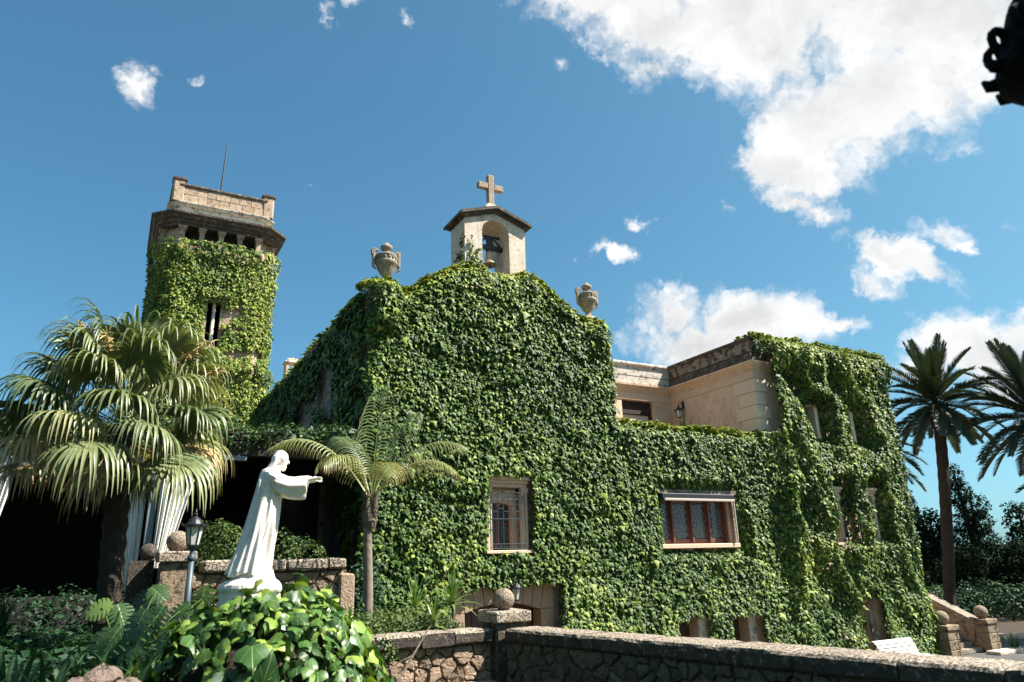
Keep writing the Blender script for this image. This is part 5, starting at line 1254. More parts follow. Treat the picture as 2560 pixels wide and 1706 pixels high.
def pinnate(parent, B, d, L, sag, nl, ll, ld, tint, mat, w=.018, vee=.5, fwd=.5, r=rnd, start=.2, name='frond', mesh_only=False, tipdry=.3):
    """feather leaf: arching rachis with leaflets on both sides"""
    R = Rib(); n = 16; v = d.normalized(); p = B.copy(); pts = [p.copy()]; dirs = [v.copy()]
    for i in range(n):
        f = (i + 1) / n; v = (v + DOWN * sag * (.02 + .16 * f)).normalized(); p = p + v * (L / n); pts.append(p.copy()); dirs.append(v.copy())
    side0 = d.cross(Vector((0, 0, 1))); side0 = side0.normalized() if side0.length > .05 else Vector((1, 0, 0))
    R.ribbon(pts, side0, [.02 * (1 - .8 * i / n) * (L / 1.8) for i in range(n + 1)], .8, min(.9, tint + .15))
    for k in range(nl):
        f = start + (1 - start) * k / (nl - 1); x = f * n; i = min(int(x), n - 1); q = pts[i].lerp(pts[i + 1], x - i); dv = dirs[i]
        sd = dv.cross(Vector((0, 0, 1))); sd = sd.normalized() if sd.length > .05 else side0
        up = sd.cross(dv)
        ln = ll * (math.sin(math.pi * (.12 + .82 * (f - start) / (1 - start))) ** .55)
        for sg in (-1, 1):
            o = (sd * sg + dv * (fwd + .6 * f * f) + up * vee * r.uniform(.6, 1.3)).normalized(); c = q.copy(); ps = [c.copy()]; m = 5
            for j in range(m):
                o = (o + DOWN * ld * (.06 + .17 * j)).normalized(); c = c + o * (ln / m * r.uniform(.95, 1.05)); ps.append(c.copy())
            R.ribbon(ps, dv, [w * .5, w, w, w * .8, w * .5, .001], .3, tint + r.uniform(-.1, .1), min(.95, tint + tipdry))
    if mesh_only:
        m = MB(); m.v = [tuple(p) for p in R.v]; m.f = R.f; m.t = R.t; me = m.mesh(name); me.materials.append(M[mat]); me.polygons.foreach_set('use_smooth', [True] * len(me.polygons)); return me
    return R.build(name, M[mat], parent)

# ---- fan palm beside the porch
PB = Vector((-.02, 11.5, 2.3))
fp = thing('fan_palm', (.12, 11.5, BED), 'large fan palm with hanging leaf tips in front of the porch', 'palm tree')
c = MB(); n = 26; vs = []
c.tube([(.12 - .14 * (i / n) ** 1.5, 11.5, BED - .1 + (2.1 - BED + .1) * i / n) for i in range(n + 1)], [.15 + (.012 if i % 2 else -.01) + .04 * (i / n) ** 4 for i in range(n + 1)], 14); c.build('trunk', M['barkdark'], fp, smooth=False)
k = 0
for i in range(46):
    f = i / 45; el = R_(82 - 96 * f ** .85); az = i * 2.39996 + .3
    d = Vector((math.cos(az) * math.cos(el), math.sin(az) * math.cos(el), math.sin(el)))
    tint = .25 + .24 * f + rnd.uniform(-.14, .18)
    if f > .72 and rnd.random() < .45: tint = .82
    fan_frond(fp, PB + Vector((0, 0, -.35 * f)) + d * .08, d, (.9 + .12 * f) * rnd.uniform(.85, 1.15), .98 * rnd.uniform(.8, 1.12), .5 + .8 * f, tint, 46)
for i in range(4):                                        # old dry skirt
    az = i * 1.6 + .9; d = Vector((math.cos(az) * .75, math.sin(az) * .75, -.62)); fan_frond(fp, PB + Vector((0, 0, -.4)), d, .6, .75, 1.6, .74 if i % 3 else .3, 24)
for (dx, dy, dz) in ((1.0, -.55, .5), (.85, -.75, .8), (-.3, -.8, .75), (-.55, -.6, .9)):
    c = MB(); tip = PB + Vector((dx, dy, dz)) * 1.15; base = PB + Vector((0, 0, .05)); mid = (base + tip) / 2 + Vector((0, 0, .18))
    c.tube([base, mid, tip], [.018, .014, .006], 6)
    for q in range(90):
        f = rnd.uniform(.35, 1); p = base.lerp(mid, f * 2) if f < .5 else mid.lerp(tip, f * 2 - 1); o = Vector((rnd.gauss(0, 1), rnd.gauss(0, 1), rnd.gauss(.1, .8))).normalized() * rnd.uniform(.06, .2)
        c.tube([p, p + o * .6, p + o + Vector((0, 0, -.02))], [.006, .008, .004], 4)
    c.build('flower_spray', M['flower'], fp)

M['palmbark'] = stone('ringed palm trunk', (.24, .2, .16), (.16, .13, .1), 5, bs=.35, bd=.008)
# ---- feather palm left of the chapel window
KB = Vector((3.96, 12.38, 1.12))
kp = thing('feather_palm', (3.94, 12.39, BED), 'slender feather palm with ringed trunk in front of the chapel corner', 'palm tree')
c = MB(); n = 40
c.tube([(3.94 + .02 * math.sin(i * .12), 12.39, BED - .1 + (.75 - BED + .1) * i / n) for i in range(n + 1)], [.092 - .02 * i / n + (.006 if i % 2 else 0) for i in range(n + 1)], 14); c.build('trunk', M['palmbark'], kp, smooth=True)
c = MB(); c.tube([(3.95, 12.38, .7), (3.95, 12.38, .85), (3.96, 12.38, 1.2)], [.09, .13, .07], 12)
for a in range(5): c.tube([(3.95 + .06 * math.cos(a * 1.3), 12.38 + .06 * math.sin(a * 1.3), .75), (3.95 + .1 * math.cos(a * 1.3), 12.38 + .1 * math.sin(a * 1.3), 1.0), KB + Vector((.1 * math.cos(a * 1.3), .1 * math.sin(a * 1.3), .25))], [.05, .045, .02], 8)
c.build('crownshaft', M['bark'], kp)
HR = Vector((CR0.x, CR0.y, 0)); HF = Hh
for (rr, ff, uu, L, sag, ti) in ((-.52, .05, .85, 2.15, 1.0, .52), (-.3, .35, .9, 1.9, .8, .3), (.08, -.1, 1, 1.8, .4, .36), (.22, .25, .95, 1.8, .6, .28), (.52, .1, .85, 1.9, .95, .45), (.62, -.25, .7, 1.75, 1.0, .62), (-.22, -.45, .8, 1.45, 1.2, .55), (.25, -.55, .72, 1.5, 1.2, .6), (.15, .6, .8, 1.7, .9, .3)):
    pinnate(kp, KB + Vector((0, 0, .1)), HR * rr + HF * ff + Vector((0, 0, uu)), L * 1.08, sag, 26, .56, 1.5, ti * .95, 'kentia', .0105, .12, .5, start=.26)

# ---- date palms by the road (frond shapes are shared)
PH = [pinnate(None, Vector((0, 0, 0)), Vector((math.cos(e), 0, math.sin(e))), 3.1, sg, 52, .48, .14, ti, 'phoenix', .026, .55, .75, start=.12, name='date_frond', mesh_only=True, tipdry=.2) for e, sg, ti in ((1.25, .18, .2), (.85, .3, .22), (.5, .45, .28), (.15, .5, .3), (-.25, .5, .35), (-.6, .4, .5))]
def date_palm(x, y, zc, label, scale=1.0, nf=46, seed=1, rt=.24, lean=(0, 0)):
    r = random.Random(seed); t = thing('date_palm', (x, y, LOW), label, 'palm tree', 'date palms beside the road')
    c = MB(); n = 34; c.tube([(x + lean[0] * (1 - i / n) ** 1.3, y + lean[1] * (1 - i / n) ** 1.3, LOW - .2 + (zc - LOW) * i / n) for i in range(n + 1)], [rt * (1.15 - .15 * min(1, i / 6)) + (.02 if i % 2 else 0) + (.1 if i > n - 4 else 0) for i in range(n + 1)], 12); c.build('trunk', M['barkdark'], t)
    for i in range(nf):
        f = i / (nf - 1); k = min(5, int(f * 6)); me = PH[k]
        o = bpy.data.objects.new('frond', me); col.objects.link(o); o.parent = t; o.location = (0, 0, zc - LOW - .25 * f)
        o.rotation_euler = (r.uniform(-.12, .12), r.uniform(-.1, .1), i * 2.39996 + r.uniform(-.2, .2)); s = scale * r.uniform(.88, 1.08); o.scale = (s, s, s)
    return t
date_palm(34.7, 20.0, 7.2, 'tall date palm standing free right of the house block', .98, 68, 3, lean=(-.75, 1.15))
date_palm(36.6, 16.7, 6.0, 'date palm cut by the picture edge, crown behind the free one', 1.15, 64, 4)
date_palm(35.9, 14.6, 3.0, 'low date palm mostly outside the picture, fronds hanging in', 1.0, 54, 5)
date_palm(34.2, 23.5, 5.6, 'date palm half hidden behind the ivy block corner', .95, 40, 6)

# ---- leaf clouds: shrubs, hedges, cypresses
BL = np.array([(0, 0, 0), (.3, .45, .04), (0, 1, -.08), (-.3, .45, .04)]); BT = np.array([(0, 1, 2), (0, 2, 3)])
def leaf_cloud(blobs, n, size, seed, tint=.35, shell=.35, up=.4, rough_=.35):
    r = np.random.default_rng(seed); out = []
    vol = np.array([b[3] * b[4] + b[4] * b[5] + b[3] * b[5] for b in blobs]); cnt = (n * vol / vol.sum()).astype(int)
    for b, k in zip(blobs, cnt):
        d = nrm(r.normal(size=(k, 3))); a = np.arctan2(d[:, 1], d[:, 0]); nz = fbm(a * 1.7 + seed, d[:, 2] * 2.6 + 3, seed, 3) - .5
        rad = (1 + rough_ * 2 * nz) * (1 - shell * r.uniform(0, 1, k) ** 1.7)
        pos = np.array(b[:3]) + d * rad[:, None] * np.array(b[3:6])
        z = nrm(d * .7 + UP * up + r.normal(0, .5, (k, 3))); t = r.normal(0, 1, (k, 3)) + d * .5; t = nrm(t - z * (t * z).sum(1, keepdims=True)); X = np.cross(t, z)
        sc = size * np.exp(r.normal(0, .28, k)); ti = np.clip(tint + r.normal(0, .13, k) + .3 * nz, .02, .95)
        out.append((pos, X, t, z, sc, ti))
    return [np.concatenate([o[i] for o in out]) for i in range(6)]
def shrub(name, base, blobs, n, size, label, cat, mat='shrub', seed=1, tint=.35, group=None, stem=True, stems=None, trunk_r=.03, **kw):
    t = thing(name, base, label, cat, group); pos, X, Y, Z, sc, ti = leaf_cloud(blobs, n, size, seed, tint, **kw)
    V, T, tt, uv = scatter(BL, BT, pos - np.array(base), X, Y, Z, sc, ti)
    o = link('crown' if cat == 'tree' else 'foliage', np_mesh(name + '_foliage', V, T, tt, uv), M[mat], t)
    c = MB(); r = random.Random(seed)
    for b in blobs: c.tube([Vector(base), (Vector(base) + Vector(b[:3])) / 2 + Vector((r.uniform(-.1, .1), r.uniform(-.1, .1), 0)), Vector(b[:3]) + Vector((0, 0, b[5] * .5))], [trunk_r, trunk_r * .8, trunk_r * .3], 6)
    c.build('trunk' if cat == 'tree' else 'stem', M['barkdark'], t)
    return t
shrub('round_shrub', (1.78, 14.4, -.3), [(1.78, 14.4, .5, .5, .5, .5), (1.5, 14.3, .3, .35, .35, .3), (2.1, 14.35, .25, .35, .35, .35)], 4200, .055, 'round small leaved shrub behind the lamp post and wall', 'shrub', seed=3, tint=.45)
shrub('dark_shrub', (3.1, 14.6, -.3), [(2.95, 14.6, .45, .3, .3, .4), (3.4, 14.7, .35, .4, .35, .4), (3.0, 14.5, .05, .45, .3, .3)], 1500, .06, 'dark loose shrub between the statue arm and the palm trunk', 'shrub', seed=4, tint=.35)
shrub('dark_shrub', (4.45, 14.9, BED), [(4.4, 14.9, BED + .5, .5, .4, .6), (4.8, 15.2, BED + .6, .4, .4, .7), (4.1, 15.0, BED + .4, .35, .4, .5)], 2600, .075, 'dark shrub in the corner between wall end and chapel', 'shrub', 'strap', 95, .05)
BUSH = [((3.0, 11.5), .34, 'left of the palm trunk, nearest the ivy mound'), ((3.45, 11.35), .36, 'in front of the feather palm trunk'), ((3.95, 11.4), .33, 'just right of the feather palm trunk'), ((4.4, 11.45), .33, 'under the two yuccas'), ((4.8, 11.5), .25, 'behind the wall coping nearest the ball pillar'), ((2.6, 11.9), .4, 'half hidden behind the ivy mound')]
for i, ((x, y), h, wh) in enumerate(BUSH):
    shrub('low_bush', (x, y, BED), [(x, y, BED + h * .55, .4, .36, h * .95), (x + .2, y - .1, BED + h * .5, .28, .25, h * .7), (x - .2, y + .05, BED + h * .6, .25, .25, h * .8)], 2300, .042, 'wispy olive green bush ' + wh, 'bush', seed=20 + i, tint=.48, group='low bushes along the garden wall', rough_=.55, trunk_r=.012)
# trailing bits over the wall end
shrub('low_bush', (3.55, 10.6, -1.2), [(3.55, 10.55, -1.05, .3, .2, .22), (3.4, 10.5, -1.3, .22, .15, .3)], 900, .045, 'thin creeper hanging over the broken end of the near wall', 'bush', seed=31, tint=.5, group='low bushes along the garden wall', rough_=.6, trunk_r=.01)
# porch roof creeper
shrub('porch_creeper', (-1.2, 15.6, 2.7), [(-2.4, 15.5, 2.6, .9, .4, .42), (-1.0, 15.5, 2.55, .8, .4, .45), (.1, 15.5, 2.6, .6, .35, .35), (-4, 15.6, 2.6, 1, .5, .5), (1.0, 15.55, 2.75, .7, .35, .28), (2.1, 15.55, 2.78, .7, .35, .25), (3.2, 15.55, 2.8, .8, .35, .28), (4.2, 15.6, 2.85, .7, .35, .3)], 8500, .085, 'dark creeper hanging over the porch roof edge', 'creeper', seed=33, tint=.2, rough_=.5)
# trees and hedge beyond the road
def cone(x, y, top, w, k=7):
    return [(x + rnd.uniform(-.25, .25) * w, y + rnd.uniform(-.25, .25) * w, LOW + (top - LOW) * f, w * (1.02 - .82 * f ** 1.5), w * (1.02 - .82 * f ** 1.5), (top - LOW) / k * .95) for f in [(i + .4) / k for i in range(k)]]
shrub('cypress_tree', (47.9, 27, LOW), cone(47.9, 27, 5.3, 1.7, 9), 16000, .15, 'tall pointed dark cypress between the palms', 'tree', 'conifer', 41, .4, 'dark trees beyond the road', trunk_r=.2, up=.2)
for i, (x, y, top, w, lab) in enumerate(((49.8, 25.2, 2.7, 2.9, 'rounded dark tree right of the pointed cypress'), (52.5, 24.5, 2.0, 3.0, 'low rounded dark tree below the hanging palm fronds'), (45.4, 29.6, 3.7, 2.2, 'dark tree just right of the ivy block'), (47.0, 28.6, 2.4, 2.2, 'dark tree behind the free palm trunk'), (55, 23.2, 2.4, 2.6, 'dark tree cut by the picture edge beyond the road'), (43.5, 26.0, .3, 2.6, 'bushy dark tree behind the hedge near the stair'), (46.5, 24.3, .4, 2.7, 'bushy dark tree behind the hedge, second from the stair'), (50, 22.2, .2, 2.8, 'bushy dark tree behind the hedge at the picture edge'))):
    shrub('dark_tree', (x, y, LOW), cone(x, y, top, w, 5), 12000, .19, lab, 'tree', 'conifer', 42 + i, .4, 'dark trees beyond the road', trunk_r=.2, up=.2, rough_=.45)
shrub('hedge', (42, 24, LOW), [(36.5 + i * 1.5, 24.6 - i * .72, LOW + .75, 1.4, 1.0, 1.15) for i in range(12)], 16000, .13, 'dark green hedge along the far side of the road', 'hedge', 'strap', 51, .1, rough_=.3)
shrub('round_shrub', (36.4, 24.6, LOW), [(36.2, 24.6, LOW + 1.0, 1.3, 1.0, 1.1), (38, 24.2, LOW + .9, 1.2, 1, .95)], 5000, .13, 'mid green shrub at the foot of the date palm', 'shrub', 'shrub', 52, .25)
# ---- yuccas
def yucca(x, y, zb, h, L, n, label, seed, group='yuccas', cat='yucca', w=.022, tint=.45):
    r = random.Random(seed); t = thing('yucca', (x, y, zb), label, cat, group)
    if h > .02:
        c = MB(); c.tube([(x, y, zb), (x + .02, y, zb + h * .5), (x, y, zb + h)], [.035, .03, .028], 8); c.build('stem', M['bark'], t)
    for i in range(n):
        f = i / (n - 1); el = R_(86 - 100 * f ** 1.1) + r.uniform(-.1, .1); az = i * 2.39996; d = Vector((math.cos(az) * math.cos(el), math.sin(az) * math.cos(el), math.sin(el)))
        p = Vector((x, y, zb + h - .12 * f)); ps = [p.copy()]; v = d.copy(); ll = L * r.uniform(.8, 1.1)
        for j in range(6): v = (v + DOWN * (.03 + .09 * f) * (j * .5)).normalized(); p = p + v * ll / 6; ps.append(p.copy())
        sd = d.cross(Vector((0, 0, 1))); sd = sd.normalized() if sd.length > .05 else Vector((1, 0, 0))
        R = Rib(); R.ribbon(ps, sd, [w * .7, w, w * 1.05, w * .9, w * .65, w * .35, .001], .3, tint + r.uniform(-.15, .2)); R.build('leaf', M['yucca'], t)
yucca(5.05, 11.35, BED, .62, .5, 34, 'tall yucca beside the ball pillar', 1)
yucca(4.62, 11.9, BED, .55, .5, 26, 'yucca behind the bushes, left of the tall one', 2)
yucca(4.62, 11.1, BED, .35, .34, 20, 'small yucca between the bushes', 3)
yucca(18.05, 19.7, 3.6, .85, .75, 40, 'spiky plant below the lantern on the roof terrace', 4, w=.03, tint=.35)
yucca(29.4, 16.0, LOW, .05, .6, 30, 'dark spiky plant at the foot of the road side pillar', 5, w=.05, tint=.0)
# ---- garden plants at the lower left
def strap_clump(x, y, zb, L, n, label, seed, tint=.3):
    r = random.Random(seed); t = thing('strap_leaf_plant', (x, y, zb), label, 'plant', 'strap leaved plants in the shaded bed')
    for i in range(n):
        az = i * 2.39996 + seed; el = R_(r.uniform(35, 80)); d = Vector((math.cos(az) * math.cos(el), math.sin(az) * math.cos(el), math.sin(el))); p = Vector((x, y, zb)) + Vector((d.x, d.y, 0)) * .04; ps = [p.copy()]; v = d.copy(); ll = L * r.uniform(.7, 1.15)
        for j in range(6): v = (v + DOWN * .12 * (j * .55)).normalized(); p = p + v * ll / 6; ps.append(p.copy())
        sd = d.cross(Vector((0, 0, 1))).normalized(); R = Rib(); w = .026 * r.uniform(.8, 1.2); R.ribbon(ps, sd, [w * .6, w, w * 1.1, w, w * .8, w * .45, .001], .3, tint + r.uniform(-.15, .3)); R.build('leaf', M['strap'], t)
SP = [(-1.15, 8.3, 'at the very edge of the picture'), (-.85, 7.7, 'in the picture corner'), (-.55, 8.1, 'second from the picture corner'), (-.3, 7.6, 'above the rocks, nearest the corner'), (0.0, 8.1, 'behind the rocks'), (.3, 7.8, 'right of the rocks'), (.55, 8.3, 'between the rocks and the ivy mound'), (-.7, 8.9, 'in the second row by the picture edge'), (-.2, 8.9, 'in the middle of the second row'), (.3, 8.9, 'at the right of the second row'), (-1.3, 9.4, 'furthest back by the picture edge'), (-.75, 9.6, 'furthest back in the shaded bed')]
for i, (x, y, wh) in enumerate(SP): strap_clump(x, y, BED - .06, .62, 15, 'dark strap leaved plant ' + wh, i + 1, .3)
# grassy tuft before the porch curtain
R = Rib(); gt = thing('grass_tuft', (-1.15, 12.2, BED), 'dim tuft of grassy leaves under the edge curtain', 'plant')
for i in range(160):
    az = rnd.uniform(0, 6.28); el = R_(rnd.uniform(25, 85)); d = Vector((math.cos(az) * math.cos(el), math.sin(az) * math.cos(el), math.sin(el))); p = Vector((-1.25 + rnd.uniform(-.2, .2), 12.2 + rnd.uniform(-.2, .2), BED + .4)); ps = [p.copy()]; v = d.copy()
    for j in range(4): v = (v + DOWN * .12 * j).normalized(); p = p + v * .15; ps.append(p.copy())
    R.ribbon(ps, d.cross(Vector((0, 0, 1))).normalized(), [.008, .01, .009, .006, .001], .2, .3 + rnd.uniform(-.1, .2))
R.build('foliage', M['strap'], gt)['kind'] = 'stuff'
# monstera
def monstera_leaf(parent, C, tipdir, normal, L, tint):
    tipdir = tipdir.normalized(); normal = (normal - tipdir * normal.dot(tipdir)).normalized(); side = tipdir.cross(normal); V = []; F = []; UVs = []
    base = C - tipdir * L * .35
    P = lambda x, y: base + side * (x * L) + tipdir * (y * L) + normal * (L * (-.28 * y * y - .3 * abs(x) ** 1.5 + .12 * abs(x)))
    wid = lambda y: .52 * math.sin(math.pi * min(1, max(0, (y + .22) / 1.26)) ** .8) + .0
    nl = 7
    for sg in (-1, 1):
        for k in range(nl):
            y0 = -.16 + 1.1 * k / nl; y1 = -.16 + 1.1 * (k + .66) / nl; ym = max(0, (y0 + y1) / 2)
            a0, a1 = max(0, y0), max(0.02, y1 + .03); w0, w1 = wid(y0), wid(y1); b = len(V); sw = .13
            row = [((0, a0), (0, a1)), ((w0 * .4, a0 + (y0 - a0) * .4 + sw * .3), (w1 * .4, a1 + (y1 - a1) * .4 + sw * .3 + .015)), ((w0 * .78, y0 + sw * .62), (w1 * .78, y1 + sw * .62)), ((w0, y0 + sw), (w1 * .94, y1 + sw * .9))]
            for (xa, ya), (xb, yb_) in row:
                V += [P(sg * xa, ya), P(sg * xb, yb_)]; UVs += [(sg * xa, ya, 0), (sg * xb, yb_, 0)]
            for j in range(3): F.append((b + 2 * j, b + 2 * j + 1, b + 2 * j + 3, b + 2 * j + 2))
        b = len(V)
        for y in (-.02, .15, .32, .49, .66, .83): V += [P(0, max(y, 0)), P(sg * wid(y) * .42, y + .05)]; UVs += [(0, max(y, 0), 0), (sg * wid(y) * .42, y + .05, 0)]
        for j in range(5): F.append((b + 2 * j, b + 2 * j + 1, b + 2 * j + 3, b + 2 * j + 2))
    m = MB(); m.v = [tuple(p - normal * .0) for p in V]; m.f = F; m.t = [tint] * len(V)
    o = m.build('leaf', M['monstera'], parent, smooth=True, fix=False)
    at = o.data.attributes.new('leaf_uv', 'FLOAT_VECTOR', 'POINT'); at.data.foreach_set('vector', np.array(UVs, dtype=np.float32).ravel())
    return o
mo = thing('monstera', (.55, 9.9, BED), 'monstera with big split leaves below the ball pillars', 'plant')
stems = MB()
def pt_at(px, py, dist):
    d = pix_dir(px, py); return d * (dist / math.hypot(d.x, d.y))
for (px, py, dd, ang, L, ti) in ((345, 1530, 9.6, -110, .44, .45), (505, 1470, 11.6, -85, .5, .62), (425, 1555, 9.3, -70, .34, .5), (275, 1575, 9.2, -120, .4, .3), (255, 1490, 10.2, -160, .3, .75), (390, 1450, 11.0, -40, .3, .35), (330, 1620, 8.9, -95, .36, .25), (395, 1510, 10.2, -120, .32, .3), (300, 1500, 10.4, -60, .3, .4), (450, 1500, 10.6, -130, .36, .4), (360, 1470, 11.2, -100, .34, .2)):
    C = pt_at(px, py + 28, dd); a = R_(ang + rnd.uniform(-15, 15)); tip = HR * math.cos(a) + Vector((0, 0, 1)) * math.sin(a) * .85 - HF * .35
    nn = -HF * .75 + Vector((0, 0, .6)) + HR * rnd.uniform(-.2, .3)
    monstera_leaf(mo, C, tip, nn, L, ti)
    stems.tube([Vector((C.x * .8 + .11, C.y * .5 + 4.95, BED)), (C + Vector((.3, 9.9, BED))) / 2 + Vector((0, 0, .1)), C], [.012, .01, .007], 5)
stems.build('stem', M['shrub'], mo)
# low dark ground cover on the bed
pos, X_, Y_, Z_, sc, ti = leaf_cloud([(-3.2 + .75 * i + .2 * (j % 2), 9.6 + .8 * j, BED + .04, .62, .6, .34) for i in range(6) for j in range(7)], 17000, .11, 91, .15, up=.9)
V, T, tt, uv = scatter(BL, BT, pos - np.array([-1, 11, BED]), X_, Y_, Z_, sc, ti)
tag(link('ground_cover', np_mesh('ground_cover', V, T, tt, uv), M['strap'], None, (-1, 11, BED)), 'dark leafy ground cover filling the bed before the porch', 'ground cover', kind='stuff')
# rocks
for i, (px, dd, r_, wh) in enumerate(((195, 7.5, .13, 'smallest, nearest the corner'), (255, 7.5, .18, 'tallest of the three in the bed'), (310, 7.55, .14, 'next to the ivy mound'))):
    P_ = pt_at(px, 1706, dd); c = MB(); c.ell((P_.x, P_.y, P_.z - .06), (r_, r_ * .8, r_ * (.75 if i != 1 else 1.1)), 12, 8)
    c.v = [tuple(Vector(v) + Vector((rnd.uniform(-1, 1), rnd.uniform(-1, 1), rnd.uniform(-1, 1))) * r_ * .1) for v in c.v]
    tag(c.build('rock', M['rock'], None, (P_.x, P_.y, BED)), 'pinkish garden rock ' + wh, 'rock', 'rocks in the bed')
# ---- ivy mound round the statue's pedestal
MC = np.array([1.6, 8.3]); mound = thing('ivy_mound', (1.5, 8.3, GARDEN), 'mound of large glossy ivy leaves around the statue foot', 'ivy')
def mz(s): return -.14 - .58 * s ** 2.0 - .75 * np.clip(s - .75, 0, 2) ** 1.3
c = MB(); nA, nS = 40, 14; vs = []
for j in range(nS + 1):
    for i in range(nA):
        a = 2 * math.pi * i / nA; s_ = 1.45 * j / nS; rr = s_ * .93 * (1 + .08 * math.sin(3 * a)); vs.append((MC[0] + 1.05 * rr * math.cos(a), MC[1] + .95 * rr * math.sin(a), max(GARDEN, float(mz(s_)) - .22)))
c.add(vs, [(j * nA + i, j * nA + (i + 1) % nA, (j + 1) * nA + (i + 1) % nA, (j + 1) * nA + i) for j in range(nS) for i in range(nA)]); c.build('earth_core', M['earth'], mound, fix=False)
GV = []; GT = []
ys = [-.14, 0, .12, .28, .45, .62, .8, 1.0]; hw = [.3, .42, .5, .52, .42, .3, .15, 0]
for y_, h_ in zip(ys, hw):
    for k in (-1, -.5, 0, .5, 1):
        yy = y_ if k else max(y_, 0)
        if y_ < 0: yy = {0: 0, .5: -.1, 1: -.02}[abs(k)]
        x_ = k * h_; GV.append((x_, yy, .16 * abs(x_) - .95 * x_ * x_ - .36 * yy * yy + .045 * math.cos(yy * 9) * abs(k)))
for j in range(len(ys) - 1):
    for k in range(4):
        a = j * 5 + k; GT += [(a, a + 1, a + 6), (a, a + 6, a + 5)]
GV = np.array(GV); GT = np.array([t for t in GT if len(set(map(tuple, GV[list(t)]))) == 3])
r = np.random.default_rng(77); n = 1500
a = r.uniform(0, 2 * np.pi, n); s_ = 1.42 * np.sqrt(r.uniform(.03, 1, n)); rr = s_ * (1 + .08 * np.sin(3 * a))
pos = np.stack([MC[0] + 1.05 * rr * np.cos(a), MC[1] + .95 * rr * np.sin(a), mz(s_) + .22 * (fbm(a * 1.6, s_ * 2.2, 7, 2) - .5)], 1) + r.normal(0, .06, (n, 3))
keep = ~((np.hypot(pos[:, 0] - ST.x, pos[:, 1] - ST.y) < .33) & (pos[:, 2] > -.25)); pos = pos[keep]; a = a[keep]; s_ = s_[keep]; n = len(pos)
sl = np.clip(1.2 * s_ + 1.0 * (s_ > .75), 0, 3); ns = nrm(np.stack([np.cos(a) * sl, np.sin(a) * sl, np.ones(n)], 1))
ln = nrm(ns * .8 + UP * .35 + r.normal(0, .42, (n, 3))); out = np.stack([np.cos(a), np.sin(a), -1.0 * np.ones(n)], 1)
t = out * .8 + r.normal(0, .5, (n, 3)); t = nrm(t - ln * (t * ln).sum(1, keepdims=True)); X = np.cross(t, ln)
sc = .128 * np.exp(r.normal(0, .34, n)); ti = np.clip(.28 + r.normal(0, .2, n) + .28 * (r.uniform(0, 1, n) < .3) + .25 * np.clip(.9 - s_, 0, 1), .02, .95)
dirc = -pos / np.linalg.norm(pos, axis=1, keepdims=True); vis = (ns * dirc).sum(1) + .3 * (ns[:, 2]) ; order = np.argsort(-(np.where(vis > -.05, 1, .2) * sc / np.linalg.norm(pos, axis=1))); single = np.zeros(n, bool); single[order[:300]] = True
base = np.array(mound.location)
V, T, tt, uv = scatter(GV, GT, (pos - base)[~single], X[~single], t[~single], ln[~single], sc[~single], ti[~single]); o = link('foliage', np_mesh('mound_foliage', V, T, tt, uv), M['bigivy'], mound, smooth=True); o['kind'] = 'stuff'
gm = []
for k in range(6): me = np_mesh('garden_ivy_leaf', GV, GT, np.full(len(GV), .08 + .15 * k), GV); me.materials.append(M['bigivy']); me.polygons.foreach_set('use_smooth', [True] * len(me.polygons)); gm.append(me)
for i in np.where(single)[0]:
    l = bpy.data.objects.new('leaf', gm[int(np.clip((ti[i] - .01) / .15, 0, 5))]); col.objects.link(l); l.parent = mound; p = pos[i] - base; q = sc[i]
    l.matrix_local = Matrix(((X[i][0] * q, t[i][0] * q, ln[i][0] * q, p[0]), (X[i][1] * q, t[i][1] * q, ln[i][1] * q, p[1]), (X[i][2] * q, t[i][2] * q, ln[i][2] * q, p[2]), (0, 0, 0, 1)))
# leaning branch on the near wall
A, B_ = pt_at(1075, 1566, 11.1), pt_at(985, 1720, 10.4); c = MB(); c.tube([B_, B_.lerp(A, .35) + Vector((.02, 0, .02)), B_.lerp(A, .7), A], [.018, .016, .014, .01], 7); c.tube([B_.lerp(A, .5), B_.lerp(A, .42) + Vector((-.18, 0, -.02)), B_.lerp(A, .3) + Vector((-.35, 0, -.05))], [.01, .008, .004], 5)
tag(c.build('leaning_branch', M['bark'], None, tuple(B_)), 'bare stick leaning against the lit stretch of rubble wall', 'branch')

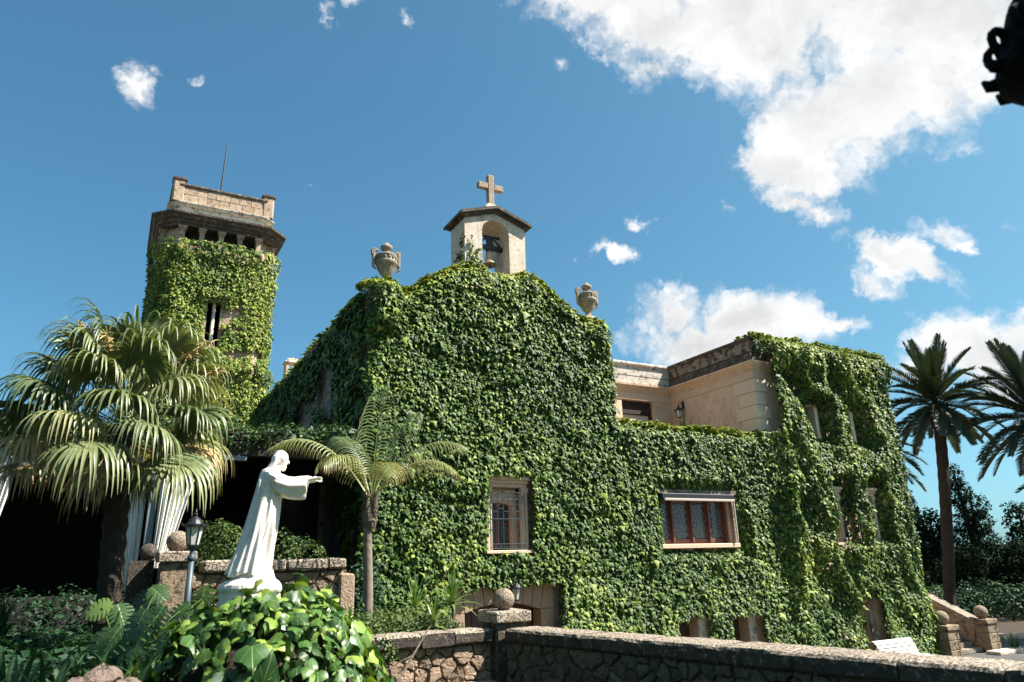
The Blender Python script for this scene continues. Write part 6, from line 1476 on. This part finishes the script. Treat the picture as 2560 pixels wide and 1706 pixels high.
# ---- unseen tree, added and placed so its crown shades the lower left bed
tr = [(5.5, 3.7, 9.2, .95, .85, .6), (6.2, 4.2, 9.4, .85, .8, .5), (4.9, 3.3, 9.5, .8, .8, .5)]
shrub('added_shade_tree', (5.0, -3.5, GARDEN), tr, 1500, .16, 'leafy tree added outside the picture to shade the lower left bed', 'tree', 'shrub', 71, .3, trunk_r=.16)

for i, (x, y, h, w, wh) in enumerate(((-7.5, 1.0, 7.0, 2.6, 'to the left of the viewer'), (-4.5, -5.5, 8.0, 3.0, 'behind and left of the viewer'), (1.5, -10.5, 8.5, 3.2, 'right behind the viewer'), (12, -14, 9.0, 3.5, 'across the court behind the viewer'), (22, -12, 8.5, 3.5, 'across the court far behind the viewer'))):  # unseen trees, added to cut the sky light on the near garden
    shrub('added_shade_tree', (x, y, GARDEN if x < 6 else LOW), [(x, y, h * .62 - 1.7, w, w, h * .42), (x + w * .5, y + .4, h * .4 - 1.7, w * .7, w * .7, h * .3), (x - w * .5, y - .3, h * .45 - 1.7, w * .7, w * .7, h * .3)], 3200, .42, 'broad leafy tree added to block sky light, ' + wh + ', outside the picture', 'tree', 'shrub', 80 + i, .3, 'added trees blocking sky light around the viewer', trunk_r=.2)

# young shoots standing out of the ivy mound
sh = MB(); r2 = random.Random(5)
for k in range(14):
    sh = MB(); a_ = r2.uniform(0, 6.28); rr_ = r2.uniform(.4, 1.15); b_ = Vector((MC[0] + rr_ * math.cos(a_), MC[1] + rr_ * math.sin(a_), float(mz(np.array(rr_))) - .05)); t_ = b_ + Vector((math.cos(a_) * r2.uniform(.02, .2), math.sin(a_) * .1, r2.uniform(.14, .3)))
    sh.tube([b_, b_.lerp(t_, .5) + Vector((.02, 0, .03)), t_], [.006, .005, .003], 5); sh.build('stem', M['shrub'], mound)
# dark hedge added to hide the lit porch floor front and read as shade
shrub('hedge', (-2.2, 14.7, BED), [(-5.2 + .8 * i, 14.75, BED + .42, .62, .45, .55) for i in range(8)], 7000, .075, 'low dark hedge added before the porch floor in place of shade', 'hedge', 'strap', 93, .05, rough_=.35)
